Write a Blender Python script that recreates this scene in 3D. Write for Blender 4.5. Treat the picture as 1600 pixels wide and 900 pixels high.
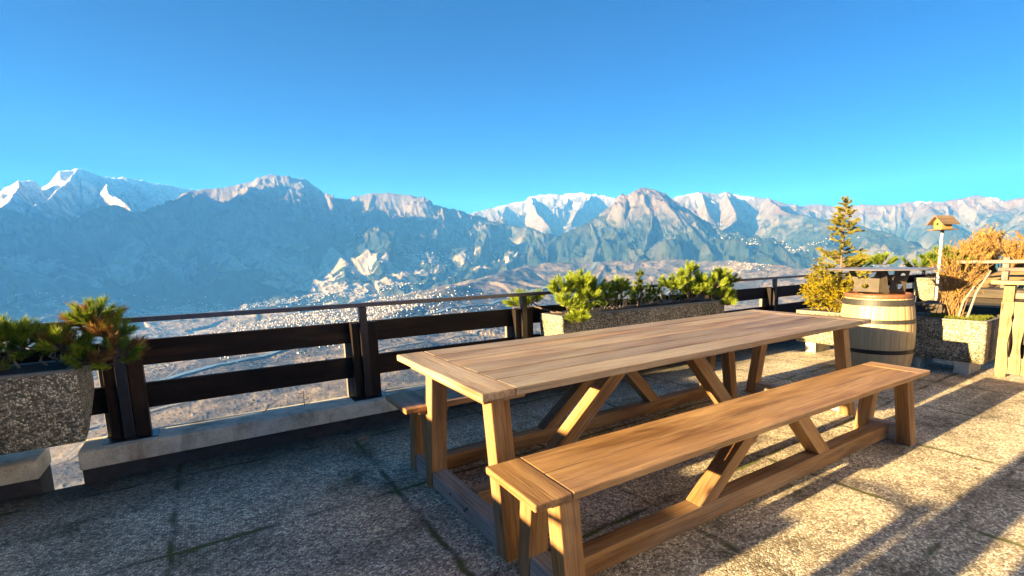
import bpy, math, random
import numpy as np
from mathutils import Vector, Matrix
random.seed(7); RNG=np.random.default_rng(7)
S=bpy.context.scene
for o in list(bpy.data.objects): bpy.data.objects.remove(o)
R=math.radians
# ------------------------------------------------------------------ camera
yaw,pitch,roll=0.6282,-0.1397,-0.0165
fw=Vector((math.sin(yaw)*math.cos(pitch),math.cos(yaw)*math.cos(pitch),math.sin(pitch)))
r0=Vector((math.cos(yaw),-math.sin(yaw),0)); u0=r0.cross(fw)
rt=r0*math.cos(roll)+u0*math.sin(roll); up=u0*math.cos(roll)-r0*math.sin(roll)
cd=bpy.data.cameras.new('camera'); cam=bpy.data.objects.new('camera',cd); S.collection.objects.link(cam)
mw=Matrix((( rt.x,up.x,-fw.x,0),(rt.y,up.y,-fw.y,0),(rt.z,up.z,-fw.z,1.2738),(0,0,0,1)))
cam.matrix_world=mw
cd.sensor_width=36; cd.sensor_fit='HORIZONTAL'; cd.lens=36*766.55/1600
cd.shift_x=-(880.14-800)/1600; cd.shift_y=(511.6-450)/1600
cd.clip_start=.05; cd.clip_end=90000
S.camera=cam
# ------------------------------------------------------------------ sky and sun
SUN_EL=R(11.2); SUN_A=0.047                    # sun low on the left, almost along the fence
sdir=Vector((-math.cos(SUN_A)*math.cos(SUN_EL), math.sin(SUN_A)*math.cos(SUN_EL), math.sin(SUN_EL)))
w=bpy.data.worlds.new('World'); S.world=w; w.use_nodes=True
nt=w.node_tree; bg=nt.nodes['Background']
sk=nt.nodes.new('ShaderNodeTexSky'); sk.sky_type='NISHITA'; sk.sun_disc=False
sk.sun_elevation=SUN_EL; sk.sun_rotation=math.atan2(sdir.x,sdir.y); sk.altitude=2200
sk.air_density=.29; sk.dust_density=0.1; sk.ozone_density=3
hs=nt.nodes.new('ShaderNodeHueSaturation'); hs.inputs['Saturation'].default_value=1.4
hs.inputs['Hue'].default_value=.506
nt.links.new(sk.outputs[0],hs.inputs['Color']); nt.links.new(hs.outputs[0],bg.inputs[0]); bg.inputs[1].default_value=.05
sl=bpy.data.lights.new('sun','SUN'); sl.energy=5; sl.angle=R(.5); sl.color=(1,.84,.62)
so=bpy.data.objects.new('sun',sl); S.collection.objects.link(so)
so.rotation_euler=(-sdir).to_track_quat('-Z','Y').to_euler()
S.view_settings.view_transform='Standard'; S.view_settings.look='None'; S.view_settings.gamma=1
S.view_settings.exposure=2.65
S.render.engine='CYCLES'
S.cycles.volume_bounces=1; S.cycles.max_bounces=6; S.cycles.transparent_max_bounces=8
# ------------------------------------------------------------------ helpers
COL=S.collection
def tag(o,label=None,cat=None,group=None,kind=None):
    if label: o['label']=label
    if cat: o['category']=cat
    if group: o['group']=group
    if kind: o['kind']=kind
    return o
def empty(name,loc,label=None,cat=None,group=None,rz=0,kind=None):
    o=bpy.data.objects.new(name,None); COL.objects.link(o); o.location=loc; o.rotation_euler=(0,0,rz)
    o.empty_display_size=.1
    return tag(o,label,cat,group,kind)
class MB:
    def __init__(s): s.v=[];s.f=[];s.g=[];s.b=[]
    def hexa(s,P,grain=0,off=None):
        """P: 8 points, bottom loop then top loop; grain axis by local edges 0:x 1:y 2:z"""
        b=len(s.v); P=[Vector(p) for p in P]; s.v+=P
        o=off if off is not None else (random.uniform(0,50),random.uniform(0,50),random.uniform(0,50))
        F=[(3,2,1,0),(4,5,6,7),(0,1,5,4),(1,2,6,5),(2,3,7,6),(3,0,4,7)]
        ex=(P[1]-P[0]).length; ey=(P[3]-P[0]).length; ez=(P[4]-P[0]).length
        L=[(0,0,0),(ex,0,0),(ex,ey,0),(0,ey,0),(0,0,ez),(ex,0,ez),(ex,ey,ez),(0,ey,ez)]
        perm={0:(0,1,2),1:(1,0,2),2:(2,0,1)}[grain]; s.b+=[None]*(len(s.f)-len(s.b))+[random.random()]*6
        for f in F:
            s.f.append(tuple(b+i for i in f))
            s.g.append([tuple(L[i][perm[k]]+o[k] for k in range(3)) for i in f])
        return s
    def box(s,x0,x1,y0,y1,z0,z1,grain=None,off=None):
        if grain is None:
            d=(x1-x0,y1-y0,z1-z0); grain=d.index(max(d))
        return s.hexa([(x0,y0,z0),(x1,y0,z0),(x1,y1,z0),(x0,y1,z0),(x0,y0,z1),(x1,y0,z1),(x1,y1,z1),(x0,y1,z1)],grain,off)
    def beam(s,A,B,wd,ht,side=(0,1,0)):
        A=Vector(A);B=Vector(B);d=(B-A).normalized();sd=Vector(side); sd=(sd-d*sd.dot(d)).normalized(); u=sd.cross(d)
        a=sd*wd/2;b=u*ht/2
        return s.hexa([A-a-b,A+a-b,A+a+b,A-a+b,B-a-b,B+a-b,B+a+b,B-a+b],2)
    def tube(s,pts,rads,n=8):
        b=len(s.v); pts=[Vector(p) for p in pts]; k=len(pts)
        ref=Vector((0,0,1))
        for i,p in enumerate(pts):
            d=(pts[min(i+1,k-1)]-pts[max(i-1,0)]).normalized()
            if abs(d.dot(ref))>.95: ref=Vector((1,0,0))
            a=d.cross(ref).normalized(); c=d.cross(a)
            for j in range(n):
                t=2*math.pi*j/n; s.v.append(p+(a*math.cos(t)+c*math.sin(t))*rads[i])
        for i in range(k-1):
            for j in range(n):
                q=(b+i*n+j,b+i*n+(j+1)%n,b+(i+1)*n+(j+1)%n,b+(i+1)*n+j)
                s.f.append(q); s.g.append([(i*.1+(m>1)*.1,j*.02,0) for m in range(4)])
        for e,base in ((0,b),(1,b+(k-1)*n)):
            q=tuple(base+j for j in range(n)); q=q if e else q[::-1]
            s.f.append(q); s.g.append([(0,0,0)]*n)
        return s
    def lathe(s,prof,c=(0,0,0),n=32,a0=0,a1=2*math.pi):
        """closed surface of revolution around z through c; prof list of (r,z)"""
        b=len(s.v); full=abs(a1-a0-2*math.pi)<1e-6; m=n if full else n+1
        for r_,z in prof:
            for j in range(m):
                t=a0+(a1-a0)*j/n; s.v.append(Vector((c[0]+r_*math.cos(t),c[1]+r_*math.sin(t),c[2]+z)))
        for i in range(len(prof)-1):
            for j in range(n):
                j2=(j+1)%m
                q=(b+i*m+j,b+i*m+j2,b+(i+1)*m+j2,b+(i+1)*m+j)
                s.f.append(q); z0=prof[i][1];z1=prof[i+1][1]; t0=j/n*60;t1=(j+1)/n*60
                s.g.append([(z0,t0,0),(z0,t1,0),(z1,t1,0),(z1,t0,0)])
        return s
    def poly(s,P,g=None):
        b=len(s.v); s.v+=[Vector(p) for p in P]; s.f.append(tuple(range(b,b+len(P))))
        s.g.append([tuple(p) for p in P]); return s
    def extrude(s,prof,axis,a,b_):
        """convex 2D profile extruded along axis from a to b_"""
        def P(q,t):
            return {0:(t,q[0],q[1]),1:(q[0],t,q[1]),2:(q[0],q[1],t)}[axis]
        n=len(prof); b=len(s.v)
        s.v+=[Vector(P(q,a)) for q in prof]+[Vector(P(q,b_)) for q in prof]
        fs=[tuple(b+i for i in range(n))[::-1],tuple(b+n+i for i in range(n))]
        fs+=[(b+i,b+(i+1)%n,b+n+(i+1)%n,b+n+i) for i in range(n)]
        for f in fs: s.f.append(f); s.g.append([tuple(s.v[i]) for i in f])
        return s
    def build(s,name,mat,parent=None,bevel=0,smooth=False,world=True,seg=2):
        me=bpy.data.meshes.new(name); off=Vector((0,0,0))
        if parent is not None and world:
            off=Vector(parent.location)
            if parent.parent is not None: off=off+Vector(parent.parent.location)
        me.from_pydata([tuple(v-off) for v in s.v],[],s.f)
        at=me.attributes.new('gc','FLOAT_VECTOR','CORNER')
        at.data.foreach_set('vector',[c for fc in s.g for p in fc for c in p])
        s.b+=[.5]*(len(s.f)-len(s.b)); ab=me.attributes.new('bd','FLOAT','CORNER'); ab.data.foreach_set('value',[(.5 if q is None else q) for q,fc in zip(s.b,s.f) for _ in fc])
        me.materials.append(mat)
        if smooth: me.polygons.foreach_set('use_smooth',[True]*len(me.polygons))
        import bmesh
        bm=bmesh.new(); bm.from_mesh(me); bmesh.ops.recalc_face_normals(bm,faces=bm.faces); bm.to_mesh(me); bm.free()
        me.update()
        o=bpy.data.objects.new(name,me); COL.objects.link(o)
        if parent is not None: o.parent=parent
        if bevel:
            m=o.modifiers.new('bevel','BEVEL'); m.width=bevel; m.segments=seg; m.limit_method='ANGLE'; m.angle_limit=R(40)
        return o
# ------------------------------------------------------------------ materials
def new_mat(name):
    m=bpy.data.materials.new(name); m.use_nodes=True; n=m.node_tree; b=n.nodes['Principled BSDF']; return m,n,b
def N(n,t,**k):
    x=n.nodes.new(t)
    for a,v in k.items():
        if hasattr(x,a): setattr(x,a,v)
        else: x.inputs[a.replace('_',' ')].default_value=v
    return x
def ramp(n,src,stops):
    x=n.nodes.new('ShaderNodeValToRGB'); e=x.color_ramp.elements
    while len(e)<len(stops): e.new(.5)
    for i,(p,c) in enumerate(stops): e[i].position=p; e[i].color=(*c,1) if len(c)==3 else c
    n.links.new(src,x.inputs[0]); return x
def mix(n,a,b,fac,mode='MIX'):
    x=n.nodes.new('ShaderNodeMix'); x.data_type='RGBA'; x.blend_type=mode
    for s_,v in ((x.inputs[0],fac),(x.inputs[6],a),(x.inputs[7],b)):
        if hasattr(v,'links'): n.links.new(v,s_)
        elif isinstance(v,(int,float)): s_.default_value=v
        else: s_.default_value=(*v,1)
    return x.outputs[2]
def bump(n,b,src,st=.5,dist=.01,normal=None):
    x=n.nodes.new('ShaderNodeBump'); x.inputs['Strength'].default_value=st; x.inputs['Distance'].default_value=dist
    n.links.new(src,x.inputs['Height'])
    if normal is not None: n.links.new(normal,x.inputs['Normal'])
    if b is not None: n.links.new(x.outputs[0],b.inputs['Normal'])
    return x.outputs[0]
def wood(name,dark,mid,light,rough=.6,grey=None,greyamt=.5,grain=1.0,spec=.3,bmp=.6,bv=.12):
    m,n,b=new_mat(name); L=n.links
    at=N(n,'ShaderNodeAttribute',attribute_name='gc')
    def mp(sc):
        x=N(n,'ShaderNodeMapping'); x.inputs['Scale'].default_value=sc; L.new(at.outputs['Vector'],x.inputs[0]); return x.outputs[0]
    big=N(n,'ShaderNodeTexNoise',Scale=1,Detail=3.0,Roughness=.6); L.new(mp((1.3,9*grain,9*grain)),big.inputs['Vector'])
    big.inputs['Distortion'].default_value=.6
    wv=N(n,'ShaderNodeTexNoise',Scale=1,Detail=6.0,Roughness=.65); L.new(mp((3,90*grain,90*grain)),wv.inputs['Vector'])
    wv.inputs['Distortion'].default_value=.35
    fine=N(n,'ShaderNodeTexNoise',Scale=1,Detail=3.0); L.new(mp((25,420,420)),fine.inputs['Vector'])
    c1=ramp(n,big.outputs[0],[(.3,dark),(.5,mid),(.7,light)])
    c2=ramp(n,wv.outputs[0],[(.35,(.45,.42,.4)),(.52,(1,1,1)),(.75,(1.15,1.12,1.08))])
    c=mix(n,c1.outputs[0],c2.outputs[0],.75,'MULTIPLY')
    kn=N(n,'ShaderNodeTexVoronoi',Scale=1); L.new(mp((1.6,7,7)),kn.inputs['Vector']); c=mix(n,c,(dark[0]*.45,dark[1]*.4,dark[2]*.4),ramp(n,kn.outputs['Distance'],[(.03,(.85,.85,.85)),(.09,(.0,.0,.0))]).outputs[0])
    if grey:
        pt=N(n,'ShaderNodeTexNoise',Scale=1,Detail=4.0); L.new(mp((1.2,5,5)),pt.inputs['Vector'])
        rr=ramp(n,pt.outputs[0],[(.5-.25*greyamt,(0,0,0)),(.75-.2*greyamt,(1,1,1))])
        rf=N(n,'ShaderNodeMath',operation='MULTIPLY'); rf.inputs[1].default_value=greyamt; L.new(rr.outputs[0],rf.inputs[0])
        g2=mix(n,grey,c2.outputs[0],.7,'MULTIPLY'); c=mix(n,c,g2,rf.outputs[0])
    c=mix(n,c,ramp(n,fine.outputs[0],[(.4,(.7,.7,.7)),(.6,(1,1,1))]).outputs[0],.35,'MULTIPLY')
    ab=N(n,'ShaderNodeAttribute',attribute_name='bd'); c=mix(n,c,ramp(n,ab.outputs['Fac'],[(0,(1-bv,1-bv,1-bv)),(.5,(1,1,1)),(1,(1+bv*1.1,1+bv,1+bv*.8))]).outputs[0],1.0,'MULTIPLY')
    L.new(c,b.inputs['Base Color']); b.inputs['Roughness'].default_value=rough; b.inputs['Specular IOR Level'].default_value=spec
    nb=bump(n,None,wv.outputs[0],bmp,.003); bump(n,b,fine.outputs[0],.3,.0008,nb)
    return m
def plain(name,col,rough=.7,metal=0,nscale=20,var=.25,bmp=.2,dist=.003,coord='Object'):
    m,n,b=new_mat(name); L=n.links
    tc=N(n,'ShaderNodeTexCoord'); no=N(n,'ShaderNodeTexNoise',Scale=nscale,Detail=6.0,Roughness=.65); L.new(tc.outputs[coord],no.inputs['Vector'])
    c=ramp(n,no.outputs[0],[(.3,tuple(x*(1-var) for x in col)),(.7,tuple(min(1,x*(1+var)) for x in col))])
    L.new(c.outputs[0],b.inputs['Base Color']); b.inputs['Roughness'].default_value=rough; b.inputs['Metallic'].default_value=metal
    if bmp: bump(n,b,no.outputs[0],bmp,dist)
    return m
def pebble(name,stone_a,stone_b,mortar,scale=95,stain=True,slab=False,rough=.75,bst=.9):
    m,n,b=new_mat(name); L=n.links
    tc=N(n,'ShaderNodeTexCoord'); geo=N(n,'ShaderNodeNewGeometry')
    wob=N(n,'ShaderNodeTexNoise',Scale=60,Detail=2.0); L.new(geo.outputs['Position'],wob.inputs['Vector'])
    ad=N(n,'ShaderNodeVectorMath',operation='MULTIPLY_ADD'); L.new(wob.outputs['Color'],ad.inputs[0]); ad.inputs[1].default_value=(.008,.008,.008); L.new(geo.outputs['Position'],ad.inputs[2])
    v=N(n,'ShaderNodeTexVoronoi',Scale=scale); L.new(ad.outputs[0],v.inputs['Vector'])
    v2=N(n,'ShaderNodeTexVoronoi',Scale=scale,feature='DISTANCE_TO_EDGE'); L.new(ad.outputs[0],v2.inputs['Vector'])
    sep=N(n,'ShaderNodeSeparateColor'); L.new(v.outputs['Color'],sep.inputs[0])
    st=ramp(n,sep.outputs[0],[(0,tuple(x*.35 for x in stone_a)),(.3,tuple(x*.8 for x in stone_a)),(.65,stone_b),(.9,tuple(min(.85,x*1.4) for x in stone_b)),(1,tuple(min(.85,x*1.7) for x in stone_b))])
    edge=ramp(n,v2.outputs['Distance'],[(.04,(0,0,0)),(.13,(1,1,1))])
    c=mix(n,mortar,st.outputs[0],edge.outputs[0])
    h=N(n,'ShaderNodeMath',operation='ADD'); 
    dome=ramp(n,v2.outputs['Distance'],[(0,(0,0,0)),(.25,(.8,.8,.8)),(.5,(1,1,1))]); L.new(dome.outputs[0],h.inputs[0])
    hm=N(n,'ShaderNodeMath',operation='MULTIPLY'); L.new(sep.outputs[1],hm.inputs[0]); hm.inputs[1].default_value=.6; L.new(hm.outputs[0],h.inputs[1])
    if stain:
        s1=N(n,'ShaderNodeTexNoise',Scale=2.2,Detail=6.0,Roughness=.7); L.new(geo.outputs['Position'],s1.inputs['Vector'])
        c=mix(n,c,ramp(n,s1.outputs[0],[(.34,(.42,.39,.30)),(.44,(.95,.91,.81)),(.58,(1.5,1.42,1.28))]).outputs[0],.95,'MULTIPLY')
    hh=h.outputs[0]
    if slab:
        # slab joints filled with dirt and moss
        sp=N(n,'ShaderNodeSeparateXYZ'); wv=N(n,'ShaderNodeTexNoise',Scale=7,Detail=3.0); L.new(geo.outputs['Position'],wv.inputs['Vector'])
        L.new(geo.outputs['Position'],sp.inputs[0])
        def joint(sock,period,off):
            a=N(n,'ShaderNodeMath',operation='MULTIPLY_ADD'); L.new(wv.outputs[0],a.inputs[0]); a.inputs[1].default_value=.05; L.new(sock,a.inputs[2])
            b1=N(n,'ShaderNodeMath',operation='ADD'); L.new(a.outputs[0],b1.inputs[0]); b1.inputs[1].default_value=off
            pg=N(n,'ShaderNodeMath',operation='PINGPONG'); L.new(b1.outputs[0],pg.inputs[0]); pg.inputs[1].default_value=period/2
            return pg.outputs[0]
        jx=joint(sp.outputs[0],1.0,.21); jy=joint(sp.outputs[1],1.0,.31)
        mn=N(n,'ShaderNodeMath',operation='MINIMUM'); L.new(jx,mn.inputs[0]); L.new(jy,mn.inputs[1])
        jr=ramp(n,mn.outputs[0],[(.006,(1,1,1)),(.024,(0,0,0))])
        mo=N(n,'ShaderNodeTexNoise',Scale=3.5,Detail=4.0); L.new(geo.outputs['Position'],mo.inputs['Vector'])
        mf=ramp(n,mo.outputs[0],[(.46,(0,0,0)),(.6,(1,1,1))])
        jc=mix(n,(.045,.036,.022),(.11,.125,.015),mf.outputs[0])
        fac=N(n,'ShaderNodeMath',operation='MULTIPLY'); L.new(jr.outputs[0],fac.inputs[0]); 
        q=ramp(n,mo.outputs[0],[(.38,(.15,.15,.15)),(.56,(.95,.95,.95))]); L.new(q.outputs[0],fac.inputs[1])
        c=mix(n,c,jc,fac.outputs[0])
        # floor darkens in noisy patches towards the kerb foot
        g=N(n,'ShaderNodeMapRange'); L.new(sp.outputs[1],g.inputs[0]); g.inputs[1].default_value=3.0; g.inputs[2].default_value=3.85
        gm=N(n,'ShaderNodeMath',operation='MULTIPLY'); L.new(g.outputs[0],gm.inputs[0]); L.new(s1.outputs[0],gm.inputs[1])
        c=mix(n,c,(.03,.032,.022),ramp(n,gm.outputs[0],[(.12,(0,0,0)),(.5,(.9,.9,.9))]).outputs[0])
    L.new(c,b.inputs['Base Color']); b.inputs['Roughness'].default_value=rough; b.inputs['Specular IOR Level'].default_value=.35
    bump(n,b,hh,bst,.006)
    return m
def leafmat(name,ca,cb,rough=.5,trans=.3):
    m,n,b=new_mat(name); L=n.links
    at=N(n,'ShaderNodeAttribute',attribute_name='tint'); c=mix(n,ca,cb,at.outputs['Fac'])
    L.new(c,b.inputs['Base Color']); b.inputs['Roughness'].default_value=rough; b.inputs['Specular IOR Level'].default_value=.25
    if trans:
        t=N(n,'ShaderNodeBsdfTranslucent'); L.new(c,t.inputs[0]); ms=N(n,'ShaderNodeMixShader'); ms.inputs[0].default_value=trans
        L.new(b.outputs[0],ms.inputs[1]); L.new(t.outputs[0],ms.inputs[2]); L.new(ms.outputs[0],n.nodes['Material Output'].inputs[0])
    return m
def kerbmat():
    m,n,b=new_mat('stained_concrete'); L=n.links; geo=N(n,'ShaderNodeNewGeometry')
    a=N(n,'ShaderNodeTexNoise',Scale=9,Detail=8.0,Roughness=.7); c_=N(n,'ShaderNodeTexNoise',Scale=2.1,Detail=5.0,Roughness=.6); f=N(n,'ShaderNodeTexNoise',Scale=120,Detail=3.0)
    mp_=N(n,'ShaderNodeMapping'); mp_.inputs['Scale'].default_value=(1.6,1,.35); L.new(geo.outputs['Position'],mp_.inputs[0])
    L.new(geo.outputs['Position'],a.inputs['Vector']); L.new(mp_.outputs[0],c_.inputs['Vector']); L.new(geo.outputs['Position'],f.inputs['Vector'])
    c=ramp(n,a.outputs[0],[(.3,(.36,.34,.24)),(.5,(.56,.53,.40)),(.7,(.68,.65,.52))]).outputs[0]
    c=mix(n,c,(.20,.12,.05),ramp(n,c_.outputs[0],[(.56,(0,0,0)),(.68,(.7,.7,.7))]).outputs[0])
    c=mix(n,c,(.10,.11,.07),ramp(n,c_.outputs[0],[(.30,(.75,.75,.75)),(.42,(0,0,0))]).outputs[0])
    c=mix(n,c,ramp(n,f.outputs[0],[(.35,(.6,.6,.6)),(.5,(1,1,1))]).outputs[0],.6,'MULTIPLY')
    L.new(c,b.inputs['Base Color']); b.inputs['Roughness'].default_value=.9; nb=bump(n,None,a.outputs[0],.5,.006); bump(n,b,f.outputs[0],.5,.0015,nb); return m
M=dict(
 table=wood('weathered_teak',(.10,.048,.018),(.26,.15,.06),(.41,.275,.135),grey=(.39,.33,.225),greyamt=.65,rough=.5,spec=.35,bv=.26,bmp=.9),
 bench=wood('oiled_teak',(.19,.09,.03),(.38,.21,.075),(.52,.32,.13),grey=(.40,.27,.17),greyamt=.25,rough=.45,spec=.4,bv=.12,bmp=.9),
 leg=wood('pine_leg',(.17,.075,.02),(.33,.17,.055),(.45,.26,.10),grey=(.38,.33,.25),greyamt=.4,rough=.6,grain=1.0,bv=.15),
 foot=wood('grey_foot_beam',(.2,.17,.14),(.32,.28,.23),(.42,.38,.33),grey=(.38,.37,.36),greyamt=.8,rough=.7),
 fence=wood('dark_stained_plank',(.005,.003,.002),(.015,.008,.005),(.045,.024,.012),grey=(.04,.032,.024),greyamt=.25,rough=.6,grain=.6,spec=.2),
 fencegrey=wood('grey_wood',(.12,.10,.08),(.2,.17,.14),(.28,.25,.2),rough=.7),
 darkwood=wood('dark_timber',(.04,.03,.018),(.08,.06,.035),(.13,.10,.06),rough=.7),  # toned darker than the grey wood
 railsheen=plain('sheen_handrail',(.07,.06,.06),rough=.28,bmp=.03),  # lighter than the posts, standing in for sky sheen along the top
 steel=plain('painted_steel',(.018,.012,.011),rough=.35,bmp=.05),
 kerb=kerbmat(),
 kerbdark=plain('dark_skirt',(.035,.036,.038),rough=.8,nscale=14,var=.35,bmp=.3),  # recessed kerb base in one dark tone
 floor=pebble('exposed_aggregate',(.45,.385,.285),(.68,.60,.46),(.34,.29,.215),scale=85,slab=True),
 planter=pebble('pebbled_concrete',(.20,.185,.13),(.38,.35,.26),(.10,.09,.062),scale=90,stain=True,bst=.8),
 rim=plain('planter_rim',(.17,.17,.14),rough=.85,nscale=25,var=.3),
 soil=plain('soil',(.03,.022,.015),rough=.95,nscale=40,var=.5,bmp=1,dist=.02),
 pine=leafmat('mountain_pine_needles',(.05,.10,.012),(.42,.50,.045),trans=.3),
 pinedead=leafmat('dry_needles',(.18,.09,.03),(.45,.25,.08)),
 bark=plain('bark',(.13,.09,.06),rough=.9,nscale=60,var=.5,bmp=.8),
 greytwig=plain('grey_twig',(.25,.22,.18),rough=.9,nscale=60,var=.4),
 spruce=leafmat('spruce_needles',(.07,.075,.012),(.36,.31,.045),trans=.3),
 gold=leafmat('golden_foliage',(.12,.10,.006),(.42,.32,.012),trans=.3),
 shrub=leafmat('shrub_twigs',(.22,.09,.05),(.42,.24,.12),trans=.2),
 shrubleaf=leafmat('shrub_leaves',(.30,.18,.03),(.52,.32,.05),trans=.4),
 moss=leafmat('moss',(.06,.09,.01),(.22,.24,.03)),
 orange=leafmat('autumn_foliage',(.24,.14,.03),(.50,.33,.07),trans=.35),
 larch=leafmat('larch_foliage',(.30,.13,.008),(.50,.24,.015),trans=.35),
 stave=wood('oak_stave',(.36,.25,.11),(.46,.34,.17),(.53,.41,.22),rough=.42,grain=.7,spec=.4,bmp=.3,bv=.08),
 hoop=plain('galvanised_hoop',(.04,.038,.028),rough=.55,metal=.3,nscale=30,var=.3,bmp=.1),
 hoopblack=plain('black_hoop',(.010,.010,.012),rough=.4,metal=.3,nscale=30,bmp=.05),
 rustrim=plain('copper_brown_rim',(.18,.07,.03),rough=.55,nscale=50,var=.4,bmp=.3),
 plate=plain('rusty_steel_plate',(.055,.042,.025),rough=.6,metal=.2,nscale=18,var=.35,bmp=.1),
 disc=plain('grey_steel_disc',(.30,.27,.27),rough=.42,metal=.6,nscale=9,var=.3,bmp=.1),
 picket=wood('pale_picket',(.15,.10,.045),(.24,.175,.085),(.31,.235,.125),grey=(.20,.18,.12),greyamt=.45,rough=.7,grain=.7,bv=.15),
 birdwood=wood('honey_birdhouse_wood',(.28,.15,.035),(.40,.23,.06),(.48,.3,.10),rough=.6),
 shingle=wood('roof_boards',(.10,.065,.035),(.16,.11,.065),(.22,.16,.1),rough=.7),
 white=plain('white_paint',(.75,.74,.7),rough=.5,nscale=20,var=.06,bmp=.05),
 leaf=plain('dead_leaf',(.35,.19,.09),rough=.8,nscale=80,var=.4),
 house=plain('house_plaster',(.45,.43,.40),rough=.8,nscale=.02,var=.15,bmp=0),
 roof=plain('house_roof',(.16,.12,.10),rough=.8,nscale=.02,var=.35,bmp=0),
 road=plain('asphalt_road',(.16,.16,.16),rough=.9,nscale=.05,var=.1,bmp=0),
 water=plain('river_water',(.10,.13,.14),rough=.15,nscale=.01,var=.2,bmp=0),
 grass=plain('dry_meadow',(.26,.16,.055),rough=.95,nscale=1.5,var=.45,bmp=.8,dist=.05),
 chalet=plain('bounce_plaster',(.8,.76,.68),rough=.9,nscale=8,var=.05),post=wood('post_wood',(.10,.05,.025),(.16,.09,.045),(.2,.12,.06),rough=.6),  # plaster used only by the added walls, white to bounce light
)
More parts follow.
